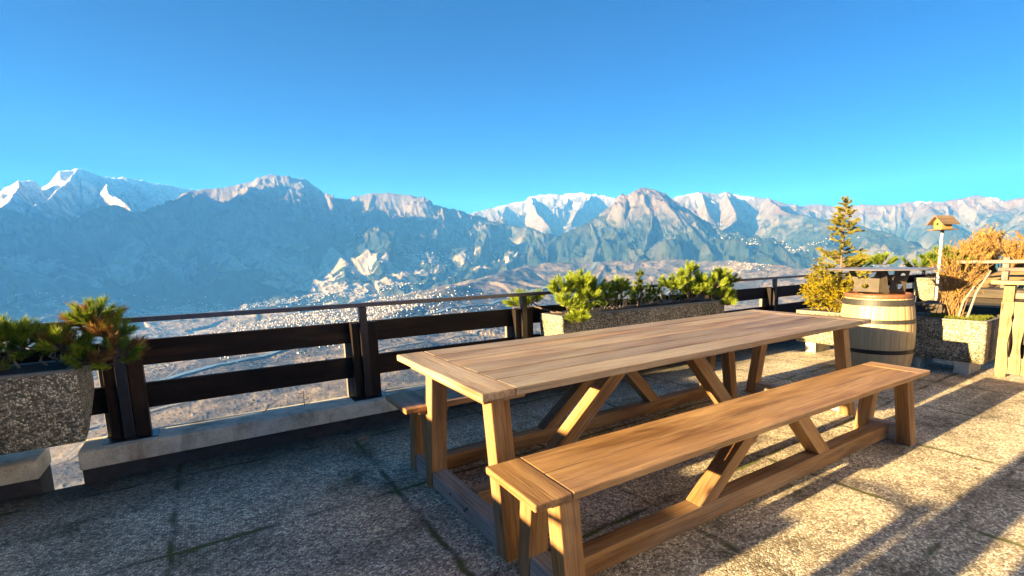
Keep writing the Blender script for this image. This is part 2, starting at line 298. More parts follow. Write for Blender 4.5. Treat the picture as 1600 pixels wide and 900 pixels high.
# ------------------------------------------------------------------ terrain: one height field, crests laid out in metres
RIDGES=[
    (4200,[(-4500,9600,900),(-4700,10300,2000),(-4900,11300,2850),(-5200,12500,2800),(-5400,15000,2300)]),  # unseen ridge left of frame, added to shade the left massif
    (7000, [(-5210,17230,1250),(-4120,17520,1750),(-3760,17750,1830),(-3470,17950,2120),(-3310,18130,2190),(-3180,18300,2140),(-2970,18480,2260),(-2790,18650,2530),(-2490,18840,2650),(-2030,19090,2520),(-1510,19340,2540),(-950,19580,2490),(-190,19800,2420),(630,19990,2340),(2020,19900,1770)]),
    (3000, [(-2490,18840,2650),(-2570,17310,1980),(-2790,15750,1360)]),
    (3000, [(-2010,18890,2490),(-1720,16910,1840),(-1120,15460,1180)]),
    (3000, [(-3410,17670,2090),(-3240,16180,1590),(-3160,15170,1260)]),
    (4000, [(-3580,11980,1150),(-3070,12430,1110),(-2720,12710,1020),(-2130,12150,790),(-1650,11550,510),(-870,10970,160)]),
    (4000, [(-2720,8580,-340),(-2490,9680,80),(-2370,10740,330),(-2050,11320,610),(-1710,11610,760),(-1530,11870,990),(-1300,12130,1100),(-1110,12420,1080),(-920,12700,970),(-480,12990,1190),(-30,14000,1650)]),
    (6000, [(-30,14000,1650),(390,13900,1710),(690,13800,1800),(1190,13680,1880),(1380,13570,1970),(1540,13460,2040),(1750,13340,1990),(1920,13230,1860),(2090,13110,1700),(2270,12980,1700),(2510,12850,1590),(2890,12670,1510),(3160,12560,1590),(3560,12400,1650),(3760,12290,1680),(4020,12150,1610),(4210,12030,1580),(4330,11940,1470),(4590,11790,1380),(4840,11630,1310),(5170,11440,1190),(5330,11310,1120),(5610,10800,930),(5980,10210,810),(6180,9700,720),(6140,9120,540),(5930,8670,260)]),
    (2500, [(-1300,12130,1100),(-940,10960,580),(-520,9790,40),(-160,8800,-380)]),
    (3000, [(-30,14000,1650),(220,12000,780),(400,10190,140),(870,8760,-430)]),
    (2800, [(1550,13510,2040),(1720,12480,1410),(1950,10830,630),(2060,9380,-10),(2000,8370,-470)]),
    (2500, [(3800,12430,1700),(3640,10910,870),(3460,9380,90),(3400,8330,-370)]),
    (2200, [(5330,11310,1120),(4870,9860,360),(4510,8700,-110)]),
    (2000, [(-2050,11320,610),(-1690,10160,160),(-1440,9190,-200)]),
    (5000, [(6700,16170,1230),(7810,16220,1640),(8340,16000,1800),(8960,15720,1980),(9570,15400,2110),(9760,15340,2270),(10210,15100,2320),(10800,14740,2290),(11200,14500,2360),(11680,14170,2330),(12150,13830,2250),(12530,13550,2130),(12810,13350,2010),(13990,12110,1730)]),
    (2500, [(9770,15360,2280),(9050,13790,1550),(8540,12330,880)]),
    (2500, [(11580,14040,2310),(10350,13230,1660),(9310,12390,1050)]),
    (2000, [(9010,15810,1990),(8320,14830,1500),(7910,13910,1110)]),
    (4000, [(3740,7740,-280),(4530,8010,-50),(5040,8170,120),(5580,8300,360),(6050,8280,550),(6620,8150,770),(7100,7870,990),(7310,7810,1130),(7480,7790,1310),(7690,7720,1460),(7860,7700,1490),(8000,7550,1460),(8140,7400,1340),(8310,7200,1160),(8650,6790,780),(8290,5600,230),(7760,4560,-100)]),
    (1800, [(7860,7700,1490),(7390,7030,840),(6580,6430,190)]),
    (2000, [(8000,7550,1460),(7830,6530,700),(7310,5580,110)]),
    (1800, [(6620,8150,770),(6200,7330,340),(5650,6870,-20)]),
    (5500, [(10850,10360,1520),(11220,9960,1720),(11640,9720,1820),(12000,9550,1900),(12350,9370,1830),(12700,9180,1880),(12990,9050,1810),(13330,8850,1790),(13760,8490,1700),(14130,8190,1550),(14450,7970,1430),(14720,7820,1470),(14980,7680,1520),(15320,7370,1430),(15590,6770,1430),(15830,6190,1370),(16040,5630,1410),(16130,5360,1440),(16220,5090,1380),(16370,4570,1390),(16440,4320,1430),(16520,4010,1420),(16590,3700,1290),(16670,3360,1340),(16770,2810,1390),(16870,2070,1240),(15980,800,860)]),
    (2500, [(12320,8900,1830),(11090,7710,1040),(9980,6670,350)]),
    (2200, [(11890,9470,1880),(11060,8580,1280)]),
    (3000, [(13190,8140,1620),(11610,6890,1190),(11110,6350,1000),(10680,5010,680),(10460,4280,490),(10170,3630,310),(9710,3120,30),(9130,2630,-150)]),
    (2200, [(10680,5010,680),(9430,4620,260)]),
    (3000, [(16130,5360,1440),(13880,4200,790),(12080,3210,290),(10730,2400,-20)]),
    (3000, [(16670,3360,1340),(13800,2350,590),(11410,1470,100)]),
    (3200, [(1100,4160,-490),(1330,4400,-470),(1780,4890,-400),(2330,5530,-350),(3200,6220,-240),(4200,6810,-130),(5180,6740,-60),(6000,6020,-50),(6700,5240,-50),(6830,4170,-140),(6930,2880,-220),(6760,1820,-240),(6450,800,-280)]),
]
def vnoise(x,y,seed=0):
    ix=np.floor(x);iy=np.floor(y);fx=x-ix;fy=y-iy
    fx=fx*fx*fx*(fx*(fx*6-15)+10);fy=fy*fy*fy*(fy*(fy*6-15)+10)
    def h(a,b):
        a=a.astype(np.int64)&0xffff;b=b.astype(np.int64)&0xffff
        n=(a*374761393+b*668265263+seed*982451653)&0xffffffff
        n=((n^(n>>13))*1274126177)&0xffffffff
        n=(n^(n>>16))
        return (n&0xffff)/65535.0
    a=h(ix,iy);b=h(ix+1,iy);c=h(ix,iy+1);d=h(ix+1,iy+1)
    return (a+(b-a)*fx)*(1-fy)+(c+(d-c)*fx)*fy
def fbm(x,y,o=5,seed=0,gain=.5):
    s=0;a=1;t=0
    for i in range(o):
        s=s+a*vnoise(x,y,seed+i*7);t+=a;a*=gain;x,y=x*1.93+y*.5+13.1,y*1.93-x*.5+7.7
    return s/t
def ridged(x,y,o=5,seed=0,gain=.55):
    s=0;a=1;t=0;w_=1
    for i in range(o):
        n=1-np.abs(2*vnoise(x,y,seed+i*5)-1); n=n*n*w_; s=s+a*n;t+=a;a*=gain;w_=np.clip(n*1.6,0,1)
        x,y=x*1.9+y*.6+3.1,y*1.9-x*.6+5.7
    return s/t
def sm(a,b,x): t=np.clip((x-a)/(b-a),0,1); return t*t*(3-2*t)
BASE=-800.
def terrain(x,y):
    """height, ridge distance, ridge id"""
    best=np.full(x.shape,-9e9);dist=np.full(x.shape,9e9);sid=np.zeros(x.shape);spos=np.zeros(x.shape)
    wx=x+(fbm(x/900,y/900,3,91)-.5)*130; wy=y+(fbm(x/900,y/900,3,55)-.5)*130
    for ri,(Wd,P) in enumerate(RIDGES):
        acc=0
        if ri==len(RIDGES)-1: pw=1.15
        else: pw=1.55
        for (ax,ay,az),(bx,by,bz) in zip(P[:-1],P[1:]):
            dx=bx-ax;dy=by-ay;L2=dx*dx+dy*dy; L=math.sqrt(L2)
            t=np.clip(((wx-ax)*dx+(wy-ay)*dy)/L2,0,1)
            d=np.hypot(wx-ax-t*dx,wy-ay-t*dy); zc=az+(bz-az)*t
            v=BASE+(zc-BASE)*np.clip(1-d/Wd,0,1)**pw
            m=v>best
            best=np.where(m,v,best);dist=np.where(m,d,dist);sid=np.where(m,ri,sid);spos=np.where(m,acc+t*L,spos)
            acc+=L
    rel=np.clip((best-BASE)/2500,0,1.2)
    k=np.clip(dist/500,0.08,1)
    gul=ridged(spos/620+sid*9.3+(fbm(x/700,y/700,3,3)-.5)*1.0,dist/2600+sid*3.1,4,11)-.45
    big=ridged(x/1700,y/1700,5,21)-.42
    fin=ridged(x/330,y/330,5,77)-.4; fin2=ridged(x/115,y/115,4,177)-.4
    isG=(sid==len(RIDGES)-1)
    amp=np.where(isG,.25,1.0)
    mid=np.clip(rel*3,0,1)
    h=best+amp*mid*k*(gul*520+big*380)+amp*mid*np.clip(dist/250,.42,1)*(fin*120+fin2*48)+np.where(isG,(fbm(x/400,y/400,4,8)-.5)*120*np.clip(rel*4,0,1),0)
    floor=BASE+(fbm(x/500,y/500,4,5)-.5)*14
    h=np.maximum(h,floor)
    # hillside dropping away below the terrace
    near=-2.2-.46*np.maximum(y-4.4,0)-.02*np.abs(x)*0+(fbm(x/60,y/60,5,31)-.5)*np.clip((y-6)/10,0,1)*np.clip(y/12,2,30)
    near=np.where(y<4.4,-2.2,near)
    rr2=np.hypot(x,y); wood_=sm(.50,.56,fbm(x/170,y/170,4,201)); copse=wood_*sm(.35,.6,vnoise(x/15,y/15,202))*4.5*sm(2200,4200,rr2)+(1-wood_)*sm(.8,.88,vnoise(x/17,y/17,203))*2.5
    h=h+copse*sm(1400,1900,rr2)*sm(9000,6500,rr2)*np.where(h<-350,1,.6)
    inn=near>h
    h=np.maximum(h,near)
    return h,dist,sid,inn,best
azs=np.concatenate([np.arange(-37,-15.5,.35),np.arange(-15.2,81.5,.068),np.arange(82,100,1.)])
rs=np.concatenate([np.exp(np.arange(math.log(4),math.log(1500),.03)),np.exp(np.arange(math.log(1500),math.log(7500),.0048)),np.exp(np.arange(math.log(7500),math.log(23500),.0030))])
AZ,RR=np.meshgrid(np.radians(azs),rs,indexing='ij')
X=np.maximum(np.sin(AZ)*RR,-11800);Y=np.cos(AZ)*RR
Z,DIST,SID,INN,BEST=terrain(X,Y)
Z=np.where(INN&(RR<7),-2.2,Z)
# slope and facing for the ground cover
P3=np.stack([X,Y,Z],-1)
ga=np.gradient(P3,axis=0);gr=np.gradient(P3,axis=1); nn=np.cross(gr,ga); nn/=np.linalg.norm(nn,axis=-1,keepdims=True)+1e-9
NZ=np.abs(nn[...,2])
n1=fbm(X/300,Y/300,5,101);n2=fbm(X/1300,Y/1300,4,131);n3=fbm(X/90,Y/90,4,151)
def C(*c): return np.array(c)[None,None,:]
def lerp(a,b,t): return a+(b-a)*t[...,None]
# fields on the valley floor: long strips in warped blocks
fx=X+(n2-.5)*900;fy=Y+(n1-.5)*160
rot=.35;u_=fx*math.cos(rot)+fy*math.sin(rot);v_=-fx*math.sin(rot)+fy*math.cos(rot)
cell=vnoise(np.floor(u_/230)+.0,np.floor(v_/95)+.0,7); cell2=vnoise(np.floor(u_/230),np.floor(v_/95),17)
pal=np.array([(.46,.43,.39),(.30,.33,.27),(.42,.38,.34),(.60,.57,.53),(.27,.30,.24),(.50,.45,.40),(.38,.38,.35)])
pal=pal*.45+np.array((.50,.52,.56))*.55  # pale blue valley haze mixed into the field colours
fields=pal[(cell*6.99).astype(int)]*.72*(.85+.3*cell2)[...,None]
trees=sm(.50,.56,fbm(X/170,Y/170,4,201))*.85
trees=np.maximum(trees,sm(.80,.88,vnoise(X/17,Y/17,203))*.6)
fields=lerp(fields,C(.15,.14,.12),trees)  # trees kept pale too, for the low contrast of haze
forest=C(.020,.031,.021)*(.6+.8*n3)[...,None]
tan=lerp(C(.19,.15,.10),C(.28,.23,.17),n3)*(.75+.5*n1)[...,None]
alp=lerp(C(.095,.07,.05),C(.16,.12,.088),n3)
rock=lerp(C(.07,.062,.055),C(.18,.16,.14),fbm(X/120,Y/120,5,301))
zz=Z+(n1-.5)*420+(n2-.5)*350
low=lerp(fields,tan,sm(-790,-700,Z))
# clearings, pastures and hamlets on the lower slopes
clr=sm(.48,.54,fbm(X/480,Y/380,6,171,.6))*sm(.40,.50,fbm(X/1500,Y/1100,3,133))
pale=lerp(tan,C(.27,.25,.235)+0*tan,sm(.42,.56,fbm(X/150,Y/60,4,177)))
isD=(SID>17)&(SID<22)
hill=lerp(forest+0*X[...,None],pale,clr*sm(800,0,Z)*np.where(SID>13,.35,1)*np.where(isD,.3,1))
isG=(SID==len(RIDGES)-1)
hill=np.where(isG[...,None],lerp(tan*.62+C(.02,.018,.022),C(.05,.048,.045)+0*tan,np.maximum(sm(.50,.57,n1)*.85,sm(.55,.62,fbm(X/70,Y/70,4,205))*.8)),hill)
col=lerp(low,hill,sm(-780,-600,zz))
alp=np.where((SID>=14)[...,None],alp*np.array((.85,.78,.72)),alp);alp=np.where(((SID>5)&(SID<14))[...,None],alp*.62,alp)  # left massif darkened here to deepen its shade
col=lerp(col,alp,sm(750,1150,zz))
col=lerp(col,rock,sm(1250,1650,zz)*.8)
steep=sm(.72,.55,NZ); col=lerp(col,rock,steep*sm(200,900,zz)*.8)
zz_=zz
far=sm(12000,17500,RR)
noB=np.where((SID>=5)&(SID<=13),.0,1.0)
snow=noB*sm(1550,1850,Z-130-np.where((SID>13)&(SID<18),230,0)+(fbm(X/300,Y/300,6,401,.6)-.5)*1500+far*130)*sm(.50,.72,NZ+(n3-.5)*.25)*sm(.44,.54,fbm(X/170,Y/170,5,431,.6)+.06+.06*far)
isA=(SID<5)&(SID>0); snow=np.maximum(snow,np.where(isA,sm(1050,1750,Z+(fbm(X/260,Y/260,6,77,.6)-.5)*1500)*sm(.35,.62,NZ+(n3-.5)*.5)*.95,0))
col=lerp(col,C(.60,.62,.66),snow)
nearc=lerp(C(.10,.09,.05),C(.2,.16,.09),n3); col=np.where(INN[...,None],nearc,col)
na,nr=X.shape
me=bpy.data.meshes.new('mountain_terrain')
V=P3.reshape(-1,3).astype(np.float32)
idx=np.arange(na*nr).reshape(na,nr)
q=np.stack([idx[:-1,:-1],idx[:-1,1:],idx[1:,1:],idx[1:,:-1]],-1).reshape(-1,4)[:,::-1]
me.vertices.add(len(V));me.vertices.foreach_set('co',V.ravel())
me.loops.add(q.size);me.loops.foreach_set('vertex_index',q.ravel().astype(np.int32))
me.polygons.add(len(q));me.polygons.foreach_set('loop_start',np.arange(0,q.size,4,dtype=np.int32))
me.update(calc_edges=True)
me.polygons.foreach_set('use_smooth',np.ones(len(q),bool))
ca=me.attributes.new('cover','FLOAT_COLOR','POINT')
cc=np.ones((len(V),4),np.float32);cc[:,:3]=np.clip(col.reshape(-1,3),0,.9);ca.data.foreach_set('color',cc.ravel())
mt,n,b=new_mat('mountain_ground'); at=N(n,'ShaderNodeAttribute',attribute_name='cover')
geo=N(n,'ShaderNodeNewGeometry'); no=N(n,'ShaderNodeTexNoise',Scale=.016,Detail=8.0,Roughness=.68); n.links.new(geo.outputs['Position'],no.inputs['Vector'])
n.links.new(mix(n,at.outputs['Color'],ramp(n,no.outputs[0],[(.35,(.5,.5,.5)),(.65,(1.35,1.35,1.35))]).outputs[0],.75,'MULTIPLY'),b.inputs['Base Color'])
b.inputs['Roughness'].default_value=.95; b.inputs['Specular IOR Level'].default_value=.05
bump(n,b,no.outputs[0],.8,22)
me.materials.append(mt)
ter=bpy.data.objects.new('mountain_terrain',me);COL.objects.link(ter); tag(ter,kind='structure')
# ------------------------------------------------------------------ towns far below: masses of small gabled houses
def town(name,label,clusters,seed):
    rg=np.random.default_rng(seed); vs=[];fs=[];mi=[]
    for (cx,cy,sx,sy,cnt,sz,ang) in clusters:
        a=rg.normal(0,1,cnt)*sx;b_=rg.normal(0,1,cnt)*sy
        xx=cx+a*math.cos(ang)-b_*math.sin(ang);yy=cy+a*math.sin(ang)+b_*math.cos(ang)
        zh=terrain(xx,yy)[0]
        for x,y,z in zip(xx,yy,zh):
            L_=rg.uniform(.6,1.5)*sz;W_=rg.uniform(.5,1.)*sz;h=rg.uniform(.5,1.1)*sz*.7;t=rg.choice([0,math.pi/2])+ang+rg.normal(0,.2)
            c,s_=math.cos(t),math.sin(t);k=len(vs)
            def p(u,v,w_): return (x+u*c-v*s_,y+u*s_+v*c,z+w_)
            e=W_*.22
            vs+=[p(-L_/2,-W_/2,-4),p(L_/2,-W_/2,-4),p(L_/2,W_/2,-4),p(-L_/2,W_/2,-4),p(-L_/2,-W_/2,h),p(L_/2,-W_/2,h),p(L_/2,W_/2,h),p(-L_/2,W_/2,h),p(-L_/2,0,h+e),p(L_/2,0,h+e)]
            fs+=[(k,k+1,k+5,k+4),(k+2,k+3,k+7,k+6),(k+1,k+2,k+6,k+9,k+5),(k+3,k,k+4,k+8,k+7),(k+4,k+5,k+9,k+8),(k+6,k+7,k+8,k+9)]
            mi+=[0,0,0,0,1,1]
    m_=bpy.data.meshes.new(name);m_.from_pydata(vs,[],fs);m_.materials.append(M['house']);m_.materials.append(M['roof'])
    m_.polygons.foreach_set('material_index',mi);m_.update()
    o=bpy.data.objects.new(name,m_);COL.objects.link(o);tag(o,label,'town',kind='stuff');return o
town('valley_city','dense pale city houses spread over the valley floor seen through the fence gaps',
  [(300,5700,800,330,1200,15,.1),(500,4700,600,260,900,14,.1),(1500,5300,500,260,500,14,.1),(900,4300,700,250,350,13,.1),(-200,5200,350,250,250,13,.2),(1400,7000,600,300,300,15,.2)],1)
town('far_town','pale specks of a town at the foot of the far left massif',
  [(-600,8300,900,150,380,17,0),(900,8200,700,160,380,18,0),(2300,8000,400,120,120,17,0)],2)
town('slope_village','white villages scattered on the hillside right of the central peak',
  [(9000,5000,420,150,180,15,-.6),(8300,5600,250,100,90,14,-.6),(8700,3900,400,180,120,14,-.4),(6900,4400,350,160,150,13,-.4)],3)
town('terrace_village','small white villages on the blue slopes below the left peaks',
  [(3500,9300,220,260,130,18,0),(-300,9900,200,90,60,18,0),(2800,10300,260,70,50,18,0)],4)
# roads and the river on the valley floor
def strip(name,pts,wd,lift,mat,kind='structure'):
    m_=MB();L_=[]
    pp=[]
    for (a,b_) in zip(pts[:-1],pts[1:]):
        k=max(2,int(math.hypot(b_[0]-a[0],b_[1]-a[1])/60))
        for i in range(k): pp.append((a[0]+(b_[0]-a[0])*i/k,a[1]+(b_[1]-a[1])*i/k))
    pp.append(pts[-1]); pa=np.array(pp); d=np.gradient(pa,axis=0); d/=np.linalg.norm(d,axis=1,keepdims=True); nrm=np.stack([-d[:,1],d[:,0]],1)
    Lf=pa+nrm*wd/2;Rg=pa-nrm*wd/2; z=np.maximum(terrain(pa[:,0],pa[:,1])[0],-800)+lift
    vs=[(*Lf[i],z[i]) for i in range(len(pa))]+[(*Rg[i],z[i]) for i in range(len(pa))]; k=len(pa)
    fs=[(i,i+k,i+k+1,i+1) for i in range(k-1)]
    m_=bpy.data.meshes.new(name);m_.from_pydata(vs,[],fs);m_.materials.append(mat);m_.update()
    o=bpy.data.objects.new(name,m_);COL.objects.link(o);tag(o,kind=kind);return o
strip('motorway',[(-2500,2500),(-500,2900),(800,3300),(2500,3900),(5500,4600)],26,9,M['road'])
strip('river',[(-2500,3300),(-400,3550),(900,4000),(2800,5000),(5500,6500)],60,8,M['water'])
strip('country_road',[(-1500,2200),(-500,2560),(-300,3400),(200,5000)],9,10,M['road'])
strip('valley_road',[(-2200,3900),(200,4150),(1500,5200),(3000,6900)],14,10,M['road'])
# ------------------------------------------------------------------ haze
HAZE_D=4.5e-5
hm=bpy.data.materials.new('haze_air');hm.use_nodes=True;n=hm.node_tree;n.nodes.remove(n.nodes['Principled BSDF'])
pv=N(n,'ShaderNodeVolumePrincipled');pv.inputs['Color'].default_value=(.08,.345,1,1);pv.inputs['Density'].default_value=HAZE_D;pv.inputs['Absorption Color'].default_value=(1,1,1,1);pv.inputs['Anisotropy'].default_value=.0
n.links.new(pv.outputs[0],n.nodes['Material Output'].inputs['Volume'])
hz=MB().box(-12000,24500,-2500,24500,-830,3050).build('haze',hm);tag(hz,kind='stuff',label='thin blue air between the terrace and the mountains')
# ------------------------------------------------------------------ terrace
FL=MB()
FL.box(-3.2,6.95,-5,3.9,-.22,0); FL.build('terrace_floor',M['floor']).update_tag(); tag(bpy.data.objects['terrace_floor'],kind='structure')
FL2=MB().box(6.954,17,1.2,3.9,-.30,-.02).build('garden_path',M['floor']);tag(FL2,kind='structure')
def kerb(x0,x1,label):
    e=empty('concrete_kerb',((x0+x1)/2,4,0),label,'kerb','kerb blocks under the dark fence')
    MB().extrude([(3.865,.092),(4.16,.092),(4.16,.20),(3.90,.205),(3.872,.195)],0,x0,x1).build('kerb_block',M['kerb'],e,bevel=.006)
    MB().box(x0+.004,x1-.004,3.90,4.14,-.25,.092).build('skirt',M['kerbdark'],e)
    return e
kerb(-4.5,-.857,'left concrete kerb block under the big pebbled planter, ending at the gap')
kerb(-.69,6.2,'long concrete kerb block with dark recessed skirt running behind the picnic table')
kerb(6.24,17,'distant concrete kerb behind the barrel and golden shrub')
# fence
fe=empty('dark_railing_fence',(3,4,0),'dark brown plank fence with a steel handrail along the terrace edge above the valley','fence')
MB().box(-4.5,17,3.985,4.045,.925,.957).build('handrail',M['railsheen'],fe,bevel=.003)
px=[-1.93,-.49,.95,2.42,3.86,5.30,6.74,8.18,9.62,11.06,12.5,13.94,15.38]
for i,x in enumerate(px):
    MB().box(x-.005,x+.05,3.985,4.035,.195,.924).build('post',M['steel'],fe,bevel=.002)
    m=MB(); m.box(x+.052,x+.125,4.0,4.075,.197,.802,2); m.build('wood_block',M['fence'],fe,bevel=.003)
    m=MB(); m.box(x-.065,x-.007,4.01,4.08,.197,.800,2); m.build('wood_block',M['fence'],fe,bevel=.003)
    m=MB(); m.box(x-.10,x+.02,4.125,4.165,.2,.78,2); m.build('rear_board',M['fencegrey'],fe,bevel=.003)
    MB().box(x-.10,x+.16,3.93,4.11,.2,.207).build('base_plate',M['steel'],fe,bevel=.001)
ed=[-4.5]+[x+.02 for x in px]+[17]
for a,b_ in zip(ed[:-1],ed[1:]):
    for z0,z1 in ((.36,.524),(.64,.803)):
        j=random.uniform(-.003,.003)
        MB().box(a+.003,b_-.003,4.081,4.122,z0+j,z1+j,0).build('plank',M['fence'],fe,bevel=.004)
# pebbled planters
def planter(x0,x1,y0,y1,z0,z1,label,axis=0,slant=False,feet=True,soilz=.05,group=None):
    e=empty('concrete_planter',((x0+x1)/2,(y0+y1)/2,0),label,'planter',group or 'pebbled concrete planters')
    t=.045
    if slant:   # cantilevered trough: underside rises towards the valley
        m=MB(); m.extrude([(y0,z0),(y0+.12,z0+.03),(y1,z0+.20),(y1,z1-.012),(y0,z1-.012)],0,x0,x1)
    else:
        m=MB(); c=.03
        if axis==0: m.extrude([(y0+.05,z0),(y1-.05,z0),(y1,z0+.1),(y1,z1-.012),(y0,z1-.012),(y0,z0+.1)] if not feet else [(y0+.02,z0),(y1-.02,z0),(y1,z1-.012),(y0,z1-.012)],0,x0,x1)
        else: m.extrude([(x0+.02,z0),(x1-.02,z0),(x1,z1-.012),(x0,z1-.012)],1,y0,y1)
    m.build('trough',M['planter'],e,bevel=.018,seg=3)
    r=MB()
    r.box(x0+.004,x1-.004,y0+.004,y0+t,z1-.014,z1).box(x0+.004,x1-.004,y1-t,y1-.004,z1-.014,z1)
    r.box(x0+.004,x0+t,y0+t+.001,y1-t-.001,z1-.014,z1).box(x1-t,x1-.004,y0+t+.001,y1-t-.001,z1-.014,z1)
    r.build('rim',M['rim'],e)
    MB().box(x0+t+.002,x1-t-.002,y0+t+.002,y1-t-.002,z1-.03,z1-.006).build('soil',M['soil'],e)
    if feet:
        if axis==1:
            for yy in (y0+.12,y1-.26): MB().box(x0+.05,x1-.05,yy,yy+.13,0,z0+.01).build('foot',M['kerb'],e)
    return e
planter(-2.3,-.59,3.55,4.03-.05,.34,.74,'big pebbled planter hung on the fence at the left edge, holding low pines',slant=True,feet=False)
planter(2.60,5.02,3.60,3.975,.34,.752,'long pebbled planter on the fence behind the table, crowded with bright pines',slant=True,feet=False)
planter(11.9,14.6,3.60,3.975,.22,.76,'far pebbled planter on the fence behind the birdhouse side of the barrel',slant=True,feet=False)
planter(6.30,6.80,2.33,3.42,.13,.55,'low pebbled planter left of the barrel holding the spruce and golden shrub',axis=1)
planter(6.30,6.80,1.44,2.25,.13,.575,'low pebbled planter right of the barrel holding the twiggy red shrub',axis=1)
# fixings: hanging brackets on fence planters
# ------------------------------------------------------------------ picnic table and benches
def leg8(x0,x1,yb0,yb1,yt0,yt1,z1):
    return MB().hexa([(x0,yb0,0),(x1,yb0,0),(x1,yb1,0),(x0,yb1,0),(x0,yt0,z1),(x1,yt0,z1),(x1,yt1,z1),(x0,yt1,z1)],2)
T=empty('picnic_table',(2.52,2.19,0),'long weathered wooden trestle table with breadboard ends in the middle of the terrace','table')
x0,x1,y0,y1=.822,4.227,1.675,2.712
m=MB(); nb=6; wdt=(y1-y0)/nb
for i in range(nb):
    m.box(x0+.155,x1-.155,y0+i*wdt+.0035,y0+(i+1)*wdt-.0035,.726+random.uniform(-.0006,.0006),.760+random.uniform(-.0008,.0008),0)
for i in range(1,nb): m.box(x0+.156,x1-.156,y0+i*wdt-.0034,y0+i*wdt+.0034,.729,.747,0)  # strips added in the gaps to block sun slits on the barrel
m.build('tabletop',M['table'],T,bevel=.004,seg=2)
for a,b_ in ((x0,x0+.152),(x1-.152,x1)): MB().box(a,b_,y0,y1,.7255,.7605,1).build('end_board',M['table'],T,bevel=.007,seg=3)
yc=2.193
for fx in (.92,4.03):
    MB().box(fx-.05,fx+.15,1.76,2.63,.688,.7245,1).build('batten',M['leg'],T,bevel=.003)
    leg8(fx,fx+.09,1.70,1.785,1.795,1.88,.6875).build('leg',M['leg'],T,bevel=.004)
    leg8(fx,fx+.09,2.64-.09,2.64,2.455,2.54,.6875).build('leg',M['leg'],T,bevel=.004)
    MB().box(fx+.008,fx+.092,1.787,2.548,.012,.105,1).build('foot_beam',M['foot'],T,bevel=.004)
    for yy,zz in ((2.30,.07),(2.13,.05),(2.10,.075)): MB().tube([(fx+.004,yy,zz),(fx+.0095,yy,zz)],[.007,.007],10).build('bolt',M['steel'],T)
MB().box(1.013,4.037,yc-.045,yc+.045,.02,.112,0).build('stretcher',M['leg'],T,bevel=.004)
for A,B in (((1.44,.113),(2.14,.7247)),((3.14,.113),(2.58,.7247))):
    # brace with horizontal cut ends
    hw=.068
    MB().hexa([(A[0]-hw,yc-.045,A[1]),(A[0]+hw,yc-.045,A[1]),(A[0]+hw,yc+.045,A[1]),(A[0]-hw,yc+.045,A[1]),(B[0]-hw,yc-.045,B[1]),(B[0]+hw,yc-.045,B[1]),(B[0]+hw,yc+.045,B[1]),(B[0]-hw,yc+.045,B[1])],2).build('brace',M['leg'],T,bevel=.004)
for xx in (2.36,): MB().box(xx-.05,xx+.05,1.80,2.6,.700,.7245,1).build('batten',M['leg'],T,bevel=.003)
# bench in local coordinates: length along x, origin at left end centre on the floor
def make_bench():
    e=empty('bench',(0,0,0)); Lb=3.11; hwid=.186
    m=MB(); 
    for a,b_ in ((-hwid,-.002),(.002,hwid)): m.box(.152,Lb-.152,a,b_,.457,.4865,0)
    m.build('seat',M['bench'],e,bevel=.004,world=False)
    for a,b_ in ((0,.150),(Lb-.150,Lb)): MB().box(a,b_,-hwid,hwid,.4565,.487,1).build('end_board',M['bench'],e,bevel=.007,seg=3,world=False)
    for fx in (.125,Lb-.215):
        MB().box(fx-.04,fx+.13,-.15,.15,.432,.456,1).build('batten',M['leg'],e,bevel=.003,world=False)
        for s_ in (1,-1):
            a,b_=sorted((s_*.185,s_*.10)); c,d=sorted((s_*.135,s_*.05))
            leg8(fx,fx+.088,a,b_,c,d,.4315).build('leg',M['leg'],e,bevel=.004,world=False)
        MB().box(fx+.008,fx+.09,-.098,.098,.015,.112,1).build('foot_beam',M['foot'],e,bevel=.004,world=False)
    MB().box(.216,Lb-.206,-.045,.045,.022,.114,0).build('stretcher',M['leg'],e,bevel=.004,world=False)
    for A,B in (((1.03,.115),(1.46,.4555)),((2.07,.115),(1.74,.4555))):
        hw=.06
        MB().hexa([(A[0]-hw,-.045,A[1]),(A[0]+hw,-.045,A[1]),(A[0]+hw,.045,A[1]),(A[0]-hw,.045,A[1]),(B[0]-hw,-.045,B[1]),(B[0]+hw,-.045,B[1]),(B[0]+hw,.045,B[1]),(B[0]-hw,.045,B[1])],2).build('brace',M['leg'],e,bevel=.004,world=False)
    return e
b1=make_bench(); b1.location=(.798,1.447,0); b1.rotation_euler=(0,0,-.032)
tag(b1,'sunlit brown wooden bench on the near side of the long table','bench','trestle benches beside the table')
b2=b1.copy(); COL.objects.link(b2)
for ch in b1.children:
    c=ch.copy(); COL.objects.link(c); c.parent=b2
b2.location=(.802,2.735+.0,0); b2.rotation_euler=(0,0,.0)
b2['label']='shaded wooden bench on the far side of the long table, next to the fence'
# ------------------------------------------------------------------ barrel with steel fire plate
bx,by=5.59,2.17
B=empty('wine_barrel',(bx,by,0),'pale oak wine barrel with steel hoops standing between table end and planters','barrel')
Hb=.857
def rad(z): t=(z/Hb-.5)*2; return .343-.050*t*t
m=MB(); prof=[(rad(0)-.02,.0),(rad(0),.0)]+[(rad(Hb*i/20),Hb*i/20) for i in range(1,20)]+[(rad(Hb),Hb),(rad(Hb)-.02,Hb),(rad(Hb)-.028,Hb-.05),(0.001,Hb-.051)]
m.lathe(prof,(bx,by,0),26*4)
ns=26*4; rs_=[random.random() for _ in range(26)]
for vi,v in enumerate(m.v):
    k=vi%ns
    if k%4==0:
        d=Vector((v.x-bx,v.y-by,0)); q=d.length
        if q>.2: v.x-=d.x/q*.0035; v.y-=d.y/q*.0035
m.b=[rs_[(fi%ns)//4] for fi in range(len(m.f))]
